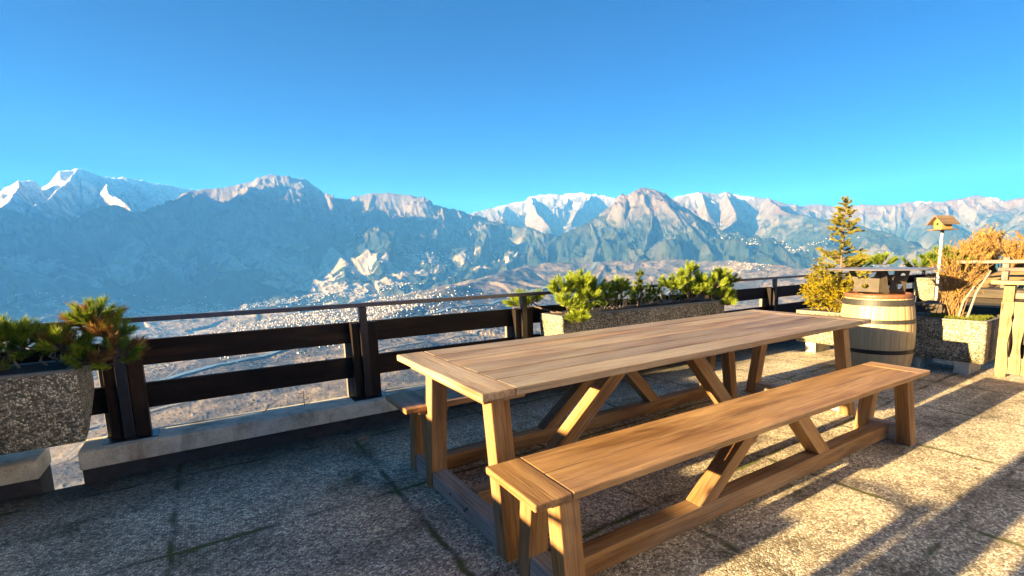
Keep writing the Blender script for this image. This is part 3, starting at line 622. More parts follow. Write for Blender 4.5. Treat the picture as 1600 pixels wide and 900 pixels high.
m.build('staves',M['stave'],B)
def hoop(z0,z1,mat,name='hoop',t=.004):
    k=4; pr=[(rad(z0)-.004,z0)]+[(rad(z0+(z1-z0)*i/k)+t,z0+(z1-z0)*i/k) for i in range(k+1)]+[(rad(z1)-.004,z1)]
    MB().lathe(pr,(bx,by,0),72).build(name,mat,B,smooth=False)
hoop(.757,.818,M['hoop']); hoop(.585,.625,M['hoop']); hoop(.285,.325,M['hoopblack']); hoop(.05,.10,M['hoopblack'])
pr=[(rad(Hb)-.024,Hb-.01),(rad(Hb)-.024,Hb+.012),(rad(Hb)-.01,Hb+.018),(rad(Hb)+.006,Hb+.010),(rad(Hb)+.009,Hb-.025),(rad(Hb)-.002,Hb-.036)]
MB().lathe(pr,(bx,by,0),72).build('rim',M['rustrim'],B,smooth=True)
# fire plate resting on the barrel: crossed cut-out plates carry a round steel disc
G=empty('fire_plate',(bx,by,Hb),'round grey steel fire plate on cut-out brown plates resting on the barrel','grill')
ztop=1.106
MB().lathe([(.001,ztop),(.45,ztop+.002),(.474,ztop+.004),(.477,ztop+.010),(.472,ztop+.015),(.001,ztop+.013)],(bx,by,0),64).build('disc',M['disc'],G,smooth=False)
def plate(name,outline,holes,place,mat,parent,th=.006):
    cu=bpy.data.curves.new(name,'CURVE'); cu.dimensions='2D'; cu.fill_mode='BOTH'; cu.extrude=th/2
    for ring in [outline]+holes:
        sp=cu.splines.new('POLY'); sp.points.add(len(ring)-1)
        for p,q in zip(sp.points,ring): p.co=(q[0],q[1],0,1)
        sp.use_cyclic_u=True
    tmp=bpy.data.objects.new(name,cu); COL.objects.link(tmp)
    bpy.context.view_layer.update()
    me=bpy.data.meshes.new_from_object(tmp.evaluated_get(bpy.context.evaluated_depsgraph_get()))
    bpy.data.objects.remove(tmp)
    me.transform(place); me.materials.clear(); me.materials.append(mat)
    o=bpy.data.objects.new(name,me); COL.objects.link(o); o.parent=parent; me.transform(Matrix.Translation(-Vector(parent.location)))
    return o
def circ(cx,cy,a,b_=None,n=16,rot=0):
    b_=b_ or a
    return [(cx+a*math.cos(t)*math.cos(rot)-b_*math.sin(t)*math.sin(rot),cy+a*math.cos(t)*math.sin(rot)+b_*math.sin(t)*math.cos(rot)) for t in [2*math.pi*i/n for i in range(n)]]
hgt=ztop-Hb-.02
def cross(ang,holes,w0=.27,w1=.36):
    out=[(-w0,0),(w0,0),(w0+.01,.07),(w1,hgt-.02),(w1,hgt),(-w1,hgt),(-w1,hgt-.02),(-w0-.01,.07)]
    Pm=Matrix.Translation((bx,by,Hb+.018))@Matrix.Rotation(ang,4,'Z')@Matrix.Rotation(math.pi/2,4,'X')
    plate('support_plate',out,holes,Pm,M['plate'],G)
def wing(ang,out,holes):
    Pm=Matrix.Translation((bx,by,Hb+.018))@Matrix.Rotation(ang,4,'Z')@Matrix.Rotation(math.pi/2,4,'X')
    plate('support_plate',out,holes,Pm,M['plate'],G)
h_=hgt
wing(R(88),[(-.004,0),(.25,0),(.24,.09),(.31,h_),(.25,h_),(.20,h_-.10),(.11,h_-.09),(.05,h_-.07),(.02,h_),(-.004,h_)],[circ(.13,.06,.036,.024)])
wing(R(140),[(-.26,0),(-.006,0),(-.006,h_),(-.07,h_),(-.09,h_-.05),(-.15,h_-.05),(-.17,h_),(-.30,h_),(-.27,.1)],[circ(-.08,.08,.035,.05),circ(-.20,.07,.03,.04),circ(-.14,.14,.02),circ(-.23,.17,.025)])
wing(R(40),[(-.26,0),(-.12,0),(-.05,h_*.75),(-.02,h_),(-.16,h_),(-.20,h_*.6)],[])
wing(R(25),[(.01,0),(.26,0),(.29,h_),(.20,h_),(.15,h_-.07),(.05,h_-.04),(.01,h_)],[circ(.12,.08,.03)])
# ------------------------------------------------------------------ picket gate
Pk=empty('picket_fence',(6.5,.7,0),'pale wooden fence of wavy pickets with a flat top rail at the right edge','fence')
yy=1.385; k=0
while yy>-1.6:
    m=MB(); n_=14; L1=[];R1=[]
    for i in range(n_+1):
        z=.045+(.772-.045)*i/n_; t=z
        pin=.020*math.exp(-((z-.34)/.13)**2)+.010*math.exp(-((z-.62)/.025)**2)
        L1.append((yy-pin*(1 if k>0 else 0)-.001,z));R1.append((yy-.098+pin,z))
    for i in range(n_):
        a,b_=L1[i],L1[i+1];c,d=R1[i],R1[i+1]
        m.hexa([(6.47,c[0],c[1]),(6.49,c[0],c[1]),(6.49,a[0],a[1]),(6.47,a[0],a[1]),(6.47,d[0],d[1]),(6.49,d[0],d[1]),(6.49,b_[0],b_[1]),(6.47,b_[0],b_[1])],2,(k*3.1,k*1.7,0+z*0))
    # continuous grain up the picket
    for fi in range(len(m.f)): m.g[fi]=[(m.v[j].z+k*3.3,m.v[j].y+k*2.1,m.v[j].x) for j in m.f[fi]]
    m.build('picket',M['picket'],Pk); yy-=.100; k+=1
MB().box(6.40,6.56,-1.6,1.47,.945,.985,1).build('top_rail',M['picket'],Pk,bevel=.006)
for y in (1.30,-.2,-1.5): MB().box(6.50,6.58,y,y+.085,0,.944,2).build('post',M['picket'],Pk,bevel=.004)
for z in (.14,.70): MB().box(6.492,6.53,-1.6,1.295,z,z+.07,1).build('cross_rail',M['fencegrey'],Pk,bevel=.003)
MB().box(6.535,6.56,-1.6,1.297,.80,.86,1).build('cross_rail',M['fencegrey'],Pk,bevel=.003)
# ------------------------------------------------------------------ birdhouse on its white pole
bh=empty('birdhouse',(10.6,3.17,0),'small honey coloured wooden birdhouse with a gabled roof on a thin white pole','birdhouse')
cx,cy,cz=10.6,3.17,1.665
MB().tube([(cx,cy,-.02),(cx,cy,cz-.012)],[.021,.021],12).build('pole',M['white'],bh,smooth=True)
MB().tube([(cx-.0,cy,cz-.06),(cx,cy,cz-.012)],[.03,.03],10).build('bracket',M['hoop'],bh)
rotm=Matrix.Rotation(R(-28),4,'Z')
def bl(P): return [tuple(Vector((cx,cy,0))+ (rotm@Vector(p))) for p in P]
def bbox(a,b_,c,d,e_,f_,g=0):
    return MB().hexa(bl([(a,c,e_),(b_,c,e_),(b_,d,e_),(a,d,e_),(a,c,f_),(b_,c,f_),(b_,d,f_),(a,d,f_)]),g)
bbox(-.17,.17,-.14,.14,cz-.01,cz+.012).build('tray',M['shingle'],bh)
# gable end faces -x (towards the terrace)
m=MB(); pr=[(-.085,cz+.013),(.085,cz+.013),(.085,cz+.14),(0,cz+.225),(-.085,cz+.14)]
v0=[(-.10,p[0],p[1]) for p in pr];v1=[(.10,p[0],p[1]) for p in pr]; vv=bl(v0)+bl(v1); m.v+= [Vector(v) for v in vv]
for f_ in [(0,1,2,3,4),(9,8,7,6,5)]+[(i,(i+1)%5,5+(i+1)%5,5+i) for i in range(5)]:
    m.f.append(f_); m.g.append([(m.v[j].z,m.v[j].y,m.v[j].x) for j in f_])
hb_=m.build('house_box',M['birdwood'],bh)
m=MB(); c_=Vector(bl([(-.1015,.0,cz+.09)])[0])
m.v+=[Vector(bl([(-.1025,.022*math.cos(t),cz+.10+.022*math.sin(t))])[0]) for t in [2*math.pi*i/14 for i in range(14)]]; m.f.append(tuple(range(14))); m.g.append([(0,0,0)]*14)
m.build('entrance_hole',M['hoopblack'],bh)
for s_ in (1,-1):
    MB().hexa(bl([(-.17,s_*-.0,cz+.232),(.17,s_*-.0,cz+.232),(.17,s_*.155,cz+.085),(-.17,s_*.155,cz+.085),(-.17,0,cz+.250),(.17,0,cz+.250),(.17,s_*.165,cz+.100),(-.17,s_*.165,cz+.100)]),0).build('roof_panel',M['shingle'],bh)
# ------------------------------------------------------------------ garden behind: steps, rustic fence, meadow
st=empty('timber_steps',(8,2,0),'dark garden steps edged with weathered timber behind the planters','steps')
for (xa,ya,xb,yb,z) in ((7.6,1.2,7.6,3.1,.33),(8.6,1.0,8.7,3.0,.52),(9.7,.9,9.7,2.8,.70)):
    MB().hexa([(xa,ya,-.1),(xa+.98,ya,-.1),(xb+.98,yb,-.1),(xb,yb,-.1),(xa,ya,z-.03),(xa+.98,ya,z-.03),(xb+.98,yb,z-.03),(xb,yb,z-.03)],1).build('tread',M['soil'],st)
    MB().hexa([(xa-.06,ya,z-.13),(xa+.08,ya,z-.13),(xb+.08,yb,z-.13),(xb-.06,yb,z-.13),(xa-.06,ya,z),(xa+.08,ya,z),(xb+.08,yb,z),(xb-.06,yb,z)],1).build('timber_edge',M['darkwood'],st,bevel=.01)
rf=empty('rustic_fence',(11.3,1,0),'rough brown rustic fence of thin rails on the meadow behind the right planter','fence')
for y in (2.36,.9,-.6): MB().box(11.26,11.36,y,y+.09,.3,1.17,2).build('post',M['fencegrey'],rf,bevel=.01)
for z in (1.09,.96): MB().beam((11.25,3.1 if z>1 else 2.5,z),(11.25,-1.6,z+.03),.04,.06,(1,0,0)).build('rail',M['fencegrey'],rf,bevel=.008)
# meadow mound on the right
gx=np.concatenate([np.arange(7.1,20,.25),np.arange(20,90,2.)]);gy=np.concatenate([np.arange(-60,-4,2.),np.arange(-4,7.01,.2)])
GX,GY=np.meshgrid(gx,gy,indexing='ij')
GZ=-.35+1.25*sm(9.5,13.5,GX)+.0*GX
GZ=GZ*sm(5.2,2.6,GY-.13*np.clip(GX-13,0,20))+(-.5)*(1-sm(5.2,2.6,GY-.13*np.clip(GX-13,0,20)))
GZ=GZ+(fbm(GX*.8,GY*.8,4,9)-.5)*.12*sm(8,12,GX)
GZ=np.where(GX<9.6,np.minimum(GZ,-.33),GZ)
k1,k2=GX.shape; idx=np.arange(k1*k2).reshape(k1,k2)
mm=bpy.data.meshes.new('meadow'); mm.from_pydata(np.stack([GX,GY,GZ],-1).reshape(-1,3).tolist(),[],np.stack([idx[:-1,:-1],idx[1:,:-1],idx[1:,1:],idx[:-1,1:]],-1).reshape(-1,4).tolist())
mm.materials.append(M['grass']); mm.polygons.foreach_set('use_smooth',[True]*len(mm.polygons)); mo=bpy.data.objects.new('meadow',mm); COL.objects.link(mo); tag(mo,kind='structure')
# ------------------------------------------------------------------ out of frame on the left: unseen things added to cast the long shadows
sw=empty('shadow_fence',(-2.7,2.3,0),'unseen screen of dark planks added on the left to shade floor and bench','fence')
MB().box(-2.74,-2.70,1.03,1.35,.05,.72,1).box(-2.74,-2.70,1.35,2.1,.05,.98,1).box(-2.74,-2.70,2.1,2.76,.05,1.14,1).box(-2.74,-2.70,2.76,4.05,.05,1.34,1).build('plank_panel',M['fence'],sw)  # panel heights stepped to place each shadow edge
for y in (1.03,2.1,3.8): MB().box(-2.698,-2.62,y,y+.08,0,.72 if y<1 else 1.1,2).build('post',M['fence'],sw)
MB().tube([(-2.66,1.0,1.02),(-2.66,1.15,1.08),(-2.66,1.32,1.10),(-2.66,1.6,1.06)],[.016,.016,.016,.016],10).build('shadow_rail',M['steel'],sw,smooth=True)  # rail added and bent to throw the arc shadow on the floor
tp=MB().box(-2.6,-2.45,.76,1.01,0,2.6,2).build('shadow_post',M['post'],None,bevel=.005);tag(tp,'unseen square post added on the left to cast a dark band on the floor','post')  # added for its shadow band
cw=empty('shadow_wall',(-2.8,-2,0),'unseen white wall added on the left to shade the near floor','wall')  # added as a shadow caster, white to lift the shade a little
MB().box(-3.0,-2.8,-5,.67,0,2.7,2).build('plaster',M['chalet'],cw); MB().box(-3.02,-2.78,-5.02,.69,2.702,2.8,1).build('eave_board',M['post'],cw)

fa=empty('bounce_facade',(7.6,-6,0),'unseen white facade with shuttered windows added beyond the picket fence to bounce warm sunlight','building')  # added to reflect warm sun into the terrace shade
fw_=MB().box(7.6,7.9,-12,-1.75,-.2,5.2,2); fw_.build('plaster',M['chalet'],fa)
for yy in (-3.6,-6.2,-8.8):
    MB().box(7.565,7.598,yy-.5,yy+.5,1.0,2.1,2).build('window_pane',M['steel'],fa)
    for s_ in (-1,1): MB().box(7.55,7.597,yy+s_*.78-.25,yy+s_*.78+.25,.95,2.15,2).build('shutter',M['post'],fa)
MB().box(6.9,8.2,-11.3,-1.6,5.21,5.3,1).build('eave',M['post'],fa)
# ------------------------------------------------------------------ vegetation
def tri_mesh(name,tris,tint,mat,parent=None,label=None):
    """tris (n,3,3) array"""
    tris=np.asarray(tris,np.float32); n_=len(tris)
    off=np.zeros(3)
    if parent is not None: off=np.array(parent.location)
    me=bpy.data.meshes.new(name); me.vertices.add(n_*3); me.vertices.foreach_set('co',(tris.reshape(-1,3)-off).astype(np.float32).ravel())
    me.loops.add(n_*3); me.loops.foreach_set('vertex_index',np.arange(n_*3,dtype=np.int32))
    me.polygons.add(n_); me.polygons.foreach_set('loop_start',np.arange(0,n_*3,3,dtype=np.int32)); me.update(calc_edges=True)
    at=me.attributes.new('tint','FLOAT','POINT'); at.data.foreach_set('value',np.repeat(np.asarray(tint,np.float32),3))
    me.materials.append(mat); o=bpy.data.objects.new(name,me); COL.objects.link(o)
    if parent is not None: o.parent=parent
    return o
def unit(v): return v/(np.linalg.norm(v,axis=-1,keepdims=True)+1e-9)
def needles(base,dirs,length,width,rg):
    """thin blades from base along dirs"""
    n_=len(base); side=unit(np.cross(dirs,rg.normal(0,1,(n_,3))))*width/2
    tip=base+dirs*length[:,None]
    return np.stack([base-side,base+side,tip],1)
def tuft(p,d,L,rg,cnt=70,nl=.05,nw=.0032,spread=.75,tb=.5):
    d=unit(np.array(d,float)); t=rg.uniform(0.0,1,cnt)**.8
    base=np.array(p)+d*(t*L)[:,None]
    rv=unit(rg.normal(0,1,(cnt,3))); rv=unit(rv-d*(rv@d)[:,None])
    nd=unit(d*(1.0-.3*t[:,None]*0)+rv*(spread*(1.15-.55*t))[:,None]*1.1)
    tr=needles(base,nd,nl*rg.uniform(.75,1.2,cnt),nw,rg)
    return tr,np.clip(rg.normal(tb,.16,cnt)+.15*(t-.5),0,1)
def shrub(name,label,base,blobs,rg,mat='pine',n_per=26,nl=.058,group=None,L=.13,tb=.5,dead=0,cat='shrub',nw=.0038,cnt=150):
    e=empty(name,base,label,cat,group)
    T_=[];Ti=[];D_=[];Di=[]; br=MB(); b0=np.array(base,float)
    if base[0]<6: blobs=[(a,b_,c-.045,d,e_,int(k*1.5)) for a,b_,c,d,e_,k in blobs]; L=L*.62; nl=nl*.85
    for (cx,cy,cz,rx,rz,k) in blobs:
        c=np.array((cx,cy,cz))
        anchor=np.array((b0[0]+(cx-b0[0])*.35,b0[1]+(cy-b0[1])*.35,b0[2]))
        mid=(anchor+c)/2+rg.normal(0,.02,3); br.tube([tuple(b0-np.array((0,0,.02))),tuple(anchor+np.array((0,0,.01))),tuple(mid),tuple(c)],[.010,.010,.008,.006],6)
        for i in range(k):
            v=unit(rg.normal(0,1,3)); v[2]=abs(v[2])*.9-.15 if rg.random()<.85 else v[2]
            rr_=rg.uniform(.25,.85); p=c+v*np.array((rx,rx,rz))*rr_
            d=unit(v*np.array((1,1,.7))+np.array((0,0,.75)))
            s0=c+(p-c)*.2; br.tube([tuple(s0),tuple((s0+p)/2+rg.normal(0,.008,3)),tuple(p+d*L*.6)],[.005,.004,.003],5)
            isd=rg.random()<dead
            tr,ti=tuft(p,d,L*rg.uniform(.7,1.25),rg,cnt=cnt,nl=nl,nw=nw,tb=tb+rg.normal(0,.12))
            (D_ if isd else T_).append(tr);(Di if isd else Ti).append(ti)
    tri_mesh('needles',np.concatenate(T_),np.concatenate(Ti),M[mat],e)
    if D_: tri_mesh('dry_needles',np.concatenate(D_),np.concatenate(Di),M['pinedead'],e)
    br.build('stems',M['bark'],e)
    return e
rg=np.random.default_rng(11)
gp='mountain pines in the fence planters'
# left planter (y about 3.75)
shrub('mountain_pine','low pine with dull yellow tips at the far left edge of the left planter',(-1.25,3.75,.73),[(-1.28,3.72,.96,.10,.09,16),(-1.12,3.74,.93,.09,.08,14)],rg,group=gp,tb=.4)
shrub('mountain_pine','wide dark pine in the left planter, second from the left edge',(-.98,3.75,.73),[(-1.02,3.74,.95,.10,.09,16),(-.88,3.75,.94,.10,.08,16),(-.80,3.74,.90,.08,.08,10)],rg,group=gp,tb=.35)
shrub('mountain_pine','pine with orange dry needles at the right end of the left planter',(-.66,3.74,.73),[(-.64,3.70,.89,.10,.09,16),(-.52,3.72,1.00,.09,.10,20),(-.45,3.70,.93,.09,.09,16),(-.44,3.66,.82,.09,.08,14),(-.58,3.66,.80,.08,.06,8)],rg,group=gp,tb=.38,dead=.28)
# mid planter
shrub('mountain_pine','big bright green pine at the left end of the long planter, spilling over its corner',(2.85,3.78,.74),
  [(2.70,3.72,1.00,.10,.11,18),(2.92,3.74,1.04,.13,.13,28),(3.10,3.76,1.00,.12,.10,20),(2.66,3.60,.88,.08,.09,16),(2.78,3.56,.82,.09,.10,18),(2.74,3.53,.74,.06,.07,10),(2.93,3.62,.93,.11,.10,18),(2.50,4.18,.86,.10,.10,14),(2.66,4.2,.88,.08,.10,10)],rg,group=gp,tb=.62)
shrub('mountain_pine','small bright pine tuft right of the biggest pine in the long planter',(3.45,3.8,.74),[(3.42,3.74,.98,.10,.09,18),(3.30,3.78,.90,.09,.07,8)],rg,group=gp,tb=.6)
shrub('young_spruce','little dark spruce tip rising in the middle of the long planter',(3.82,3.84,.74),[(3.82,3.84,.95,.06,.05,8),(3.82,3.84,1.02,.04,.05,8),(3.82,3.84,1.10,.02,.04,4),(4.0,3.85,.92,.08,.05,8)],rg,mat='pine',tb=.25,nl=.03,L=.07,cat='young tree')
shrub('mountain_pine','pine with one tall upright candle in the long planter',(4.45,3.8,.74),
  [(4.25,3.78,.98,.10,.08,14),(4.42,3.76,1.01,.10,.10,18),(4.58,3.78,1.12,.05,.12,14),(4.50,3.70,.90,.09,.08,14),(4.72,3.76,1.0,.09,.08,14),(4.66,3.66,.90,.10,.09,14)],rg,group=gp,tb=.6)
shrub('mountain_pine','bright pine with dark tip at the right end of the long planter',(4.98,3.76,.74),
  [(4.86,3.62,.96,.10,.12,20),(4.98,3.60,.84,.09,.10,16),(5.08,3.70,1.03,.10,.12,22),(5.02,3.56,.74,.06,.07,10),(5.32,3.74,.98,.06,.09,10),(5.2,3.74,.9,.08,.1,12)],rg,group=gp,tb=.6)
# dark undergrowth filling the long planters
def under(base,x0,x1,y0,y1,z0,z1,n_,label,tb=.15):
    e=empty('low_pine_growth',base,label,'shrub')
    T_=[];Ti=[];br=MB()
    for i in range(n_):
        p=(rg.uniform(x0,x1),rg.uniform(y0,y1),rg.uniform(z0,z1)); d=unit(np.array((rg.normal(0,.6),rg.normal(-.2,.6),.8)))
        tr,ti=tuft(p,d,.1,rg,cnt=60,nl=.045,nw=.0036,tb=tb); T_.append(tr);Ti.append(ti)
        if i%3==0: br.tube([(p[0],y0*.3+y1*.7,base[2]-.01),((p[0]+rg.normal(0,.04)),p[1],(p[2]+base[2])/2),p],[.007,.006,.003],5)
    tri_mesh('needles',np.concatenate(T_),np.concatenate(Ti),M['pine'],e); br.build('stems',M['greytwig'],e)
under((3.9,3.8,.75),2.9,4.95,3.68,3.95,.76,.90,150,'dark low growth between the bright pines of the long planter')
under((-1.3,3.8,.74),-2.1,-.6,3.64,3.93,.75,.86,90,'dark shaded growth with bare grey stems inside the left planter')
shrub('mountain_pine','fresh green pine in the far planter right of the barrel',(12.6,3.8,.76),[(12.3,3.7,1.05,.25,.25,28),(12.9,3.75,1.0,.28,.25,28),(13.5,3.7,.9,.25,.2,18),(11.9,3.9,.95,.2,.18,12)],rg,group=gp,tb=.2,L=.2,nl=.10,nw=.010)
shrub('mountain_pine','two small bright pine heads above the far edge of the fire plate',(10.2,4.2,.6),[(9.9,4.2,1.02,.16,.14,16),(10.9,4.2,1.05,.2,.16,18)],rg,group=gp,tb=.3,L=.14,nl=.08,nw=.008)
under((5.3,4.25,.3),5.15,5.75,4.2,4.35,.3,.62,16,'small pale pine growth seen below the rail right of the long planter',tb=.6)
# spruce
def spruce(base,H_,rmax,rg,label):
    e=empty('small_spruce',base,label,'tree'); b0=np.array(base,float); T_=[];Ti=[];br=MB()
    tr_=MB().tube([tuple(b0-np.array((0,0,.03))),tuple(b0+np.array((.008,.01,H_*.5))),tuple(b0+np.array((.0,0,H_)))],[.020,.012,.003],8); tr_.build('trunk',M['bark'],e)
    nbr=135
    for bi in range(nbr):
        f=.04+.93*((bi+rg.random())/nbr)**.95; z=f*H_
        r_=rmax*(1-f)**.9*rg.choice([.45,.7,.95,1.15,1.3])+.02
        if .52<f<.66 and rg.random()<.45: continue
        a=rg.uniform(0,6.283)
        p0=b0+np.array((0,0,z)); up_=rg.uniform(-.05,.35)*r_
        p1=p0+np.array((math.cos(a)*r_*.55,math.sin(a)*r_*.55,up_*.2)); p2=p0+np.array((math.cos(a)*r_,math.sin(a)*r_,up_+.01))
        br.tube([tuple(p0),tuple(p1),tuple(p2)],[.006,.004,.002],5)
        segs=[(p0*.6+p1*.4,p1),(p1,p2)]
        for s_ in range(max(1,int(r_/.035))):
            q=p1+(p2-p1)*rg.random() if rg.random()<.7 else p0+(p1-p0)*rg.uniform(.4,1)
            dd=unit((p2-p0)/r_+rg.normal(0,.5,3)); ql=q+dd*rg.uniform(.04,.10)*(1.1-f*.6); segs.append((q,ql))
            br.tube([tuple(q),tuple(ql)],[.003,.0015],4)
        for a_,b_ in segs:
            L_=np.linalg.norm(b_-a_); tr,ti=tuft(a_,(b_-a_),L_,rg,cnt=int(45+L_*1100),nl=.022,nw=.0062,spread=1.1,tb=.62+rg.normal(0,.15)); T_.append(tr);Ti.append(ti)
    tr,ti=tuft(b0+np.array((0,0,H_-.22)),(0,0,1),.2,rg,cnt=60,nl=.014,nw=.004,spread=.9,tb=.4);T_.append(tr);Ti.append(ti)
    tri_mesh('needles',np.concatenate(T_),np.concatenate(Ti),M['spruce'],e); br.build('branches',M['bark'],e); return e
spruce((6.62,3.02,.55),1.46,.36,rg,'slim golden lit spruce sapling in the planter left of the barrel')
# golden shrub: dense sprays
def goldbush(base,blobs,rg,label,name='golden_cypress',mat='gold',n_=240,nl=.022,nw=.007,tb=.6,L=.07,cat='shrub'):
    e=empty(name,base,label,cat); T_=[];Ti=[];br=MB(); b0=np.array(base,float)
    for (cx,cy,cz,rx,rz,k) in blobs:
        c=np.array((cx,cy,cz)); br.tube([tuple(b0+(c-b0)*np.array((.3,.3,0))),tuple((b0+c)/2),tuple(c)],[.012,.009,.004],6)
        for i in range(k):
            v=unit(rg.normal(0,1,3)); p=c+v*np.array((rx,rx,rz))*rg.uniform(.3,1)**.5; d=unit(v+np.array((0,0,.3))+rg.normal(0,.4,3))
            p=p-d*L*.5
            if p[2]<b0[2]: p[2]=b0[2]+.01
            tr,ti=tuft(p,d,L*rg.uniform(.6,1.4),rg,cnt=26,nl=nl,nw=nw,spread=1.1,tb=tb+rg.normal(0,.15)); T_.append(tr);Ti.append(ti)
            if i%4==0: br.tube([tuple(c+(p-c)*.2),tuple(p)],[.004,.002],4)
    tri_mesh('foliage',np.concatenate(T_),np.concatenate(Ti),M[mat],e); br.build('stems',M['bark'],e); return e
goldbush((6.6,3.1,.55),[(6.55,3.22,.72,.20,.18,260),(6.55,3.10,.86,.18,.16,220),(6.55,3.36,.78,.13,.14,120),(6.5,2.95,.70,.16,.15,160),(6.55,3.25,.95,.14,.12,110),(6.6,2.85,.85,.12,.13,80)],rg,'dense golden yellow cypress shrub around the foot of the spruce')
# twiggy shrub right
def twigs(base,H_,R_,n_,rg,label,group=None,k=1.,name='twiggy_shrub',mat='shrubleaf',nleaf=5):
    e=empty(name,base,label,'shrub',group); b0=np.array(base,float); br=MB(); T_=[];Ti=[]
    for i in range(n_):
        a=rg.uniform(0,6.283); s=rg.uniform(.1,1)**.7; h=H_*rg.uniform(.55,1.05)*(1-.25*s)
        foot=b0+np.array((rg.normal(0,.035*k),rg.normal(0,.05*k),0)); tp_=b0+np.array((math.cos(a)*R_*s*.7,math.sin(a)*R_*s,h)); mid=foot*.5+tp_*.5+np.array((-math.cos(a)*.03,-math.sin(a)*.05*s,.04))
        br.tube([tuple(foot),tuple(mid),tuple(tp_)],[.0036*k,.003*k,.0015*k],4)
        for kk in range(5):
            f_=rg.uniform(.35,.98); q=(mid+(tp_-mid)*((f_-.5)*2)) if f_>.5 else foot+(mid-foot)*f_*2
            d=unit((tp_-foot)+rg.normal(0,.35,3)*H_); q2=q+d*rg.uniform(.06,.2); br.tube([tuple(q),tuple(q2)],[.0022*k,.001*k],3)
            cnt=nleaf; bb=q+(q2-q)*rg.random((cnt,1)); nd=unit(rg.normal(0,1,(cnt,3))+np.array((0,0,.5)))
            T_.append(needles(bb,nd,rg.uniform(.012,.035,cnt)*k,.010*k,rg)); Ti.append(rg.uniform(0,1,cnt))
    tri_mesh('leaves',np.concatenate(T_),np.concatenate(Ti),M[mat],e); br.build('stems',M['twig'],e); return e
M['twig']=plain('red_brown_twig',(.24,.135,.045),rough=.8,nscale=40,var=.35,bmp=0)
twigs((6.55,1.80,.57),.84,.30,62,rg,'bushy shrub of thin red brown twigs in the planter right of the barrel')
# leaning bare sticks in that planter
for (a,b_,c,lab) in (((6.5,1.66,.56),(6.5,1.60,.85),(6.5,1.50,1.08),'long pale bare stick leaning out of the right planter'),((6.52,1.74,.56),(6.5,1.70,.75),(6.5,1.62,.92),'shorter pale stick beside the long one in the right planter')):
    o=MB().tube([a,b_,c],[.011,.010,.007],6).build('bare_stick',M['greytwig'],None); tag(o,lab,'stick')
o=MB().tube([(6.5,1.50,1.07),(6.5,1.40,1.16)],[.006,.004],5)
# mosses at planter feet
T_=[];Ti=[]
for i in range(700):
    p=(rg.uniform(6.36,6.74),rg.choice([rg.normal(1.86,.07),rg.normal(1.55,.06)]),.565); p=(p[0],min(max(p[1],1.5),2.18),p[2])
    tr,ti=tuft(p,(rg.normal(0,.4),rg.normal(0,.4),1),.02,rg,cnt=6,nl=.03,nw=.006,spread=.8,tb=.6); T_.append(tr);Ti.append(ti)
o=tri_mesh('moss',np.concatenate(T_),np.concatenate(Ti),M['moss']); tag(o,'bright green moss at the foot of the twiggy shrub','moss',kind='stuff')
# autumn bushes on the meadow
def cloud(name,label,base,blobs,mat,nl,nw,rg,cat='bush',tb=.5,sparse=False,group=None):
    e=empty(name,base,label,cat,group); T_=[];Ti=[];br=MB(); b0=np.array(base,float)
    for (cx,cy,cz,rx,rz,k) in blobs:
        c=np.array((cx,cy,cz))
        for i in range(k):
            v=unit(rg.normal(0,1,3)); p=c+v*np.array((rx,rx,rz))*rg.uniform(.1,1)**.45
            if p[2]<b0[2]: continue
            d=unit(v*.5+np.array((0,0,.9))+rg.normal(0,.25,3)); tr,ti=tuft(p,d,nl*2.5,rg,cnt=22,nl=nl,nw=nw,spread=.8,tb=tb+rg.normal(0,.18)); T_.append(tr);Ti.append(ti)
            if i%3==0: br.tube([tuple(b0+(c-b0)*.4*np.array((1,1,0))+(p-c)*np.array((.3,.3,0))),tuple((b0+p)/2+(p-c)*np.array((.25,.25,0))),tuple(p+d*nl*3.2)],[.016,.010,.003],4)
    tri_mesh('foliage',np.concatenate(T_),np.concatenate(Ti),M[mat],e); br.build('stems',M['twig'],e); return e
twigs((14.2,3.62,.70),1.0,.42,130,rg,'low orange brown bush rising behind the twiggy shrub, left of the taller one',group='orange bushes behind the planters',k=2.4,name='autumn_bush',mat='orange',nleaf=4)
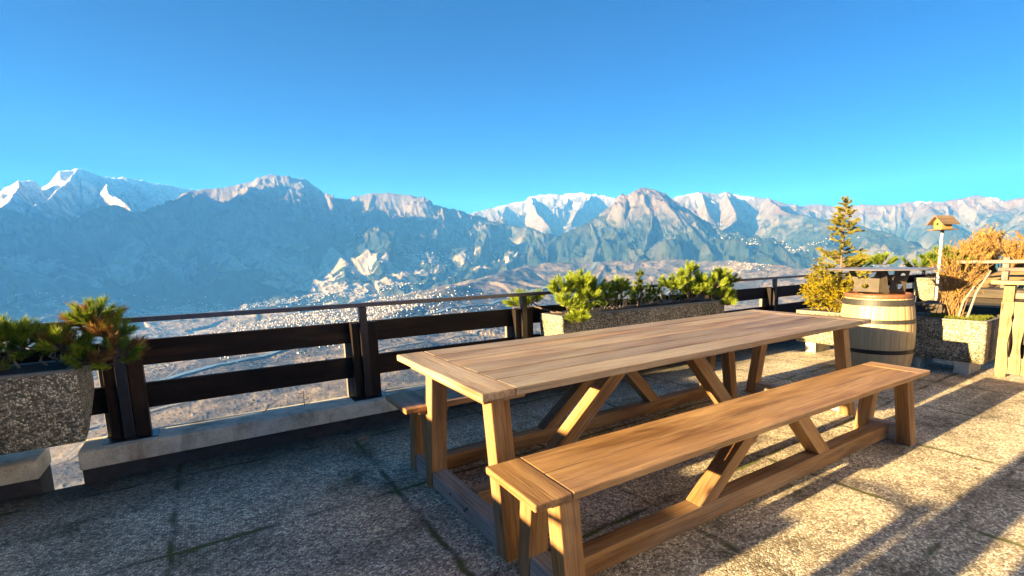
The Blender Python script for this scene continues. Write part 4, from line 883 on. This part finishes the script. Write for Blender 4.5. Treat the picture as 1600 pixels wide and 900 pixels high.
twigs((15.6,3.72,.72),1.28,.40,170,rg,'tallest orange brown bush, peaked, right of the birdhouse',group='orange bushes behind the planters',k=2.6,name='autumn_bush',mat='orange',nleaf=4)
twigs((15.2,3.05,.72),.95,.45,110,rg,'lower orange bush between the tall peaked one and the golden larch',group='orange bushes behind the planters',k=2.4,name='autumn_bush',mat='orange',nleaf=4)
cloud('golden_larch','rounded golden orange larch cut off by the right edge of the photo',(17.5,2.9,.8),[(17.5,2.95,1.25,.75,.65,420),(17.5,2.2,1.5,.8,.8,300)],'larch',.055,.014,rg,cat='tree')
# ------------------------------------------------------------------ small things
def dead_leaf(x,y,s,rot,label):
    m=MB(); pts=[(0,0,.004),(.35,.22,.03),(.7,.30,.012),(1,.05,.03),(.75,-.22,.008),(.35,-.2,.022)]
    c,s_=math.cos(rot),math.sin(rot); P=[(x+(a*c-b_*s_)*s,y+(a*s_+b_*c)*s,z*s*6+.003) for a,b_,z in pts]; ce=(x+.5*c*s,y+.5*s_*s,.006)
    b0=len(m.v); m.v+=[Vector(p) for p in P]+[Vector(ce)]
    for i in range(6): m.f.append((i,(i+1)%6,6)); m.g.append([(0,0,0)]*3)
    m.tube([P[0],(x-.25*c*s,y-.25*s_*s,.01)],[.0015,.001],4)
    o=m.build('dead_leaf',M['leaf']); tag(o,label,'leaf')
dead_leaf(.77,3.60,.10,.2,'curled brown leaf on the floor below the fence')
dead_leaf(3.55,.78,.045,1.0,'small reddish leaf on the sunlit floor')
# weeds on the kerb
def weed(x,y,h,label,lean=0):
    m=MB(); z=.2; m.tube([(x,y,z),(x+lean*.5,y,z+h*.6),(x+lean,y,z+h)],[.003,.0025,.0015],5)
    for k in range(6 if not lean else 0):
        zz=z+h*(.15+.14*k); s_=(-1)**k; m.tube([(x,y,zz),(x+s_*.03,y,zz+.004),(x+s_*.045,y,zz+.02)],[.002,.002,.001],4)
    o=m.build('dry_weed',M['bark']); tag(o,label,'weed')
weed(.52,4.05,.12,'tiny upright dry weed with side twigs on the kerb'); weed(.25,4.05,.08,'thin bare stalk leaning to the right on the kerb',.09)
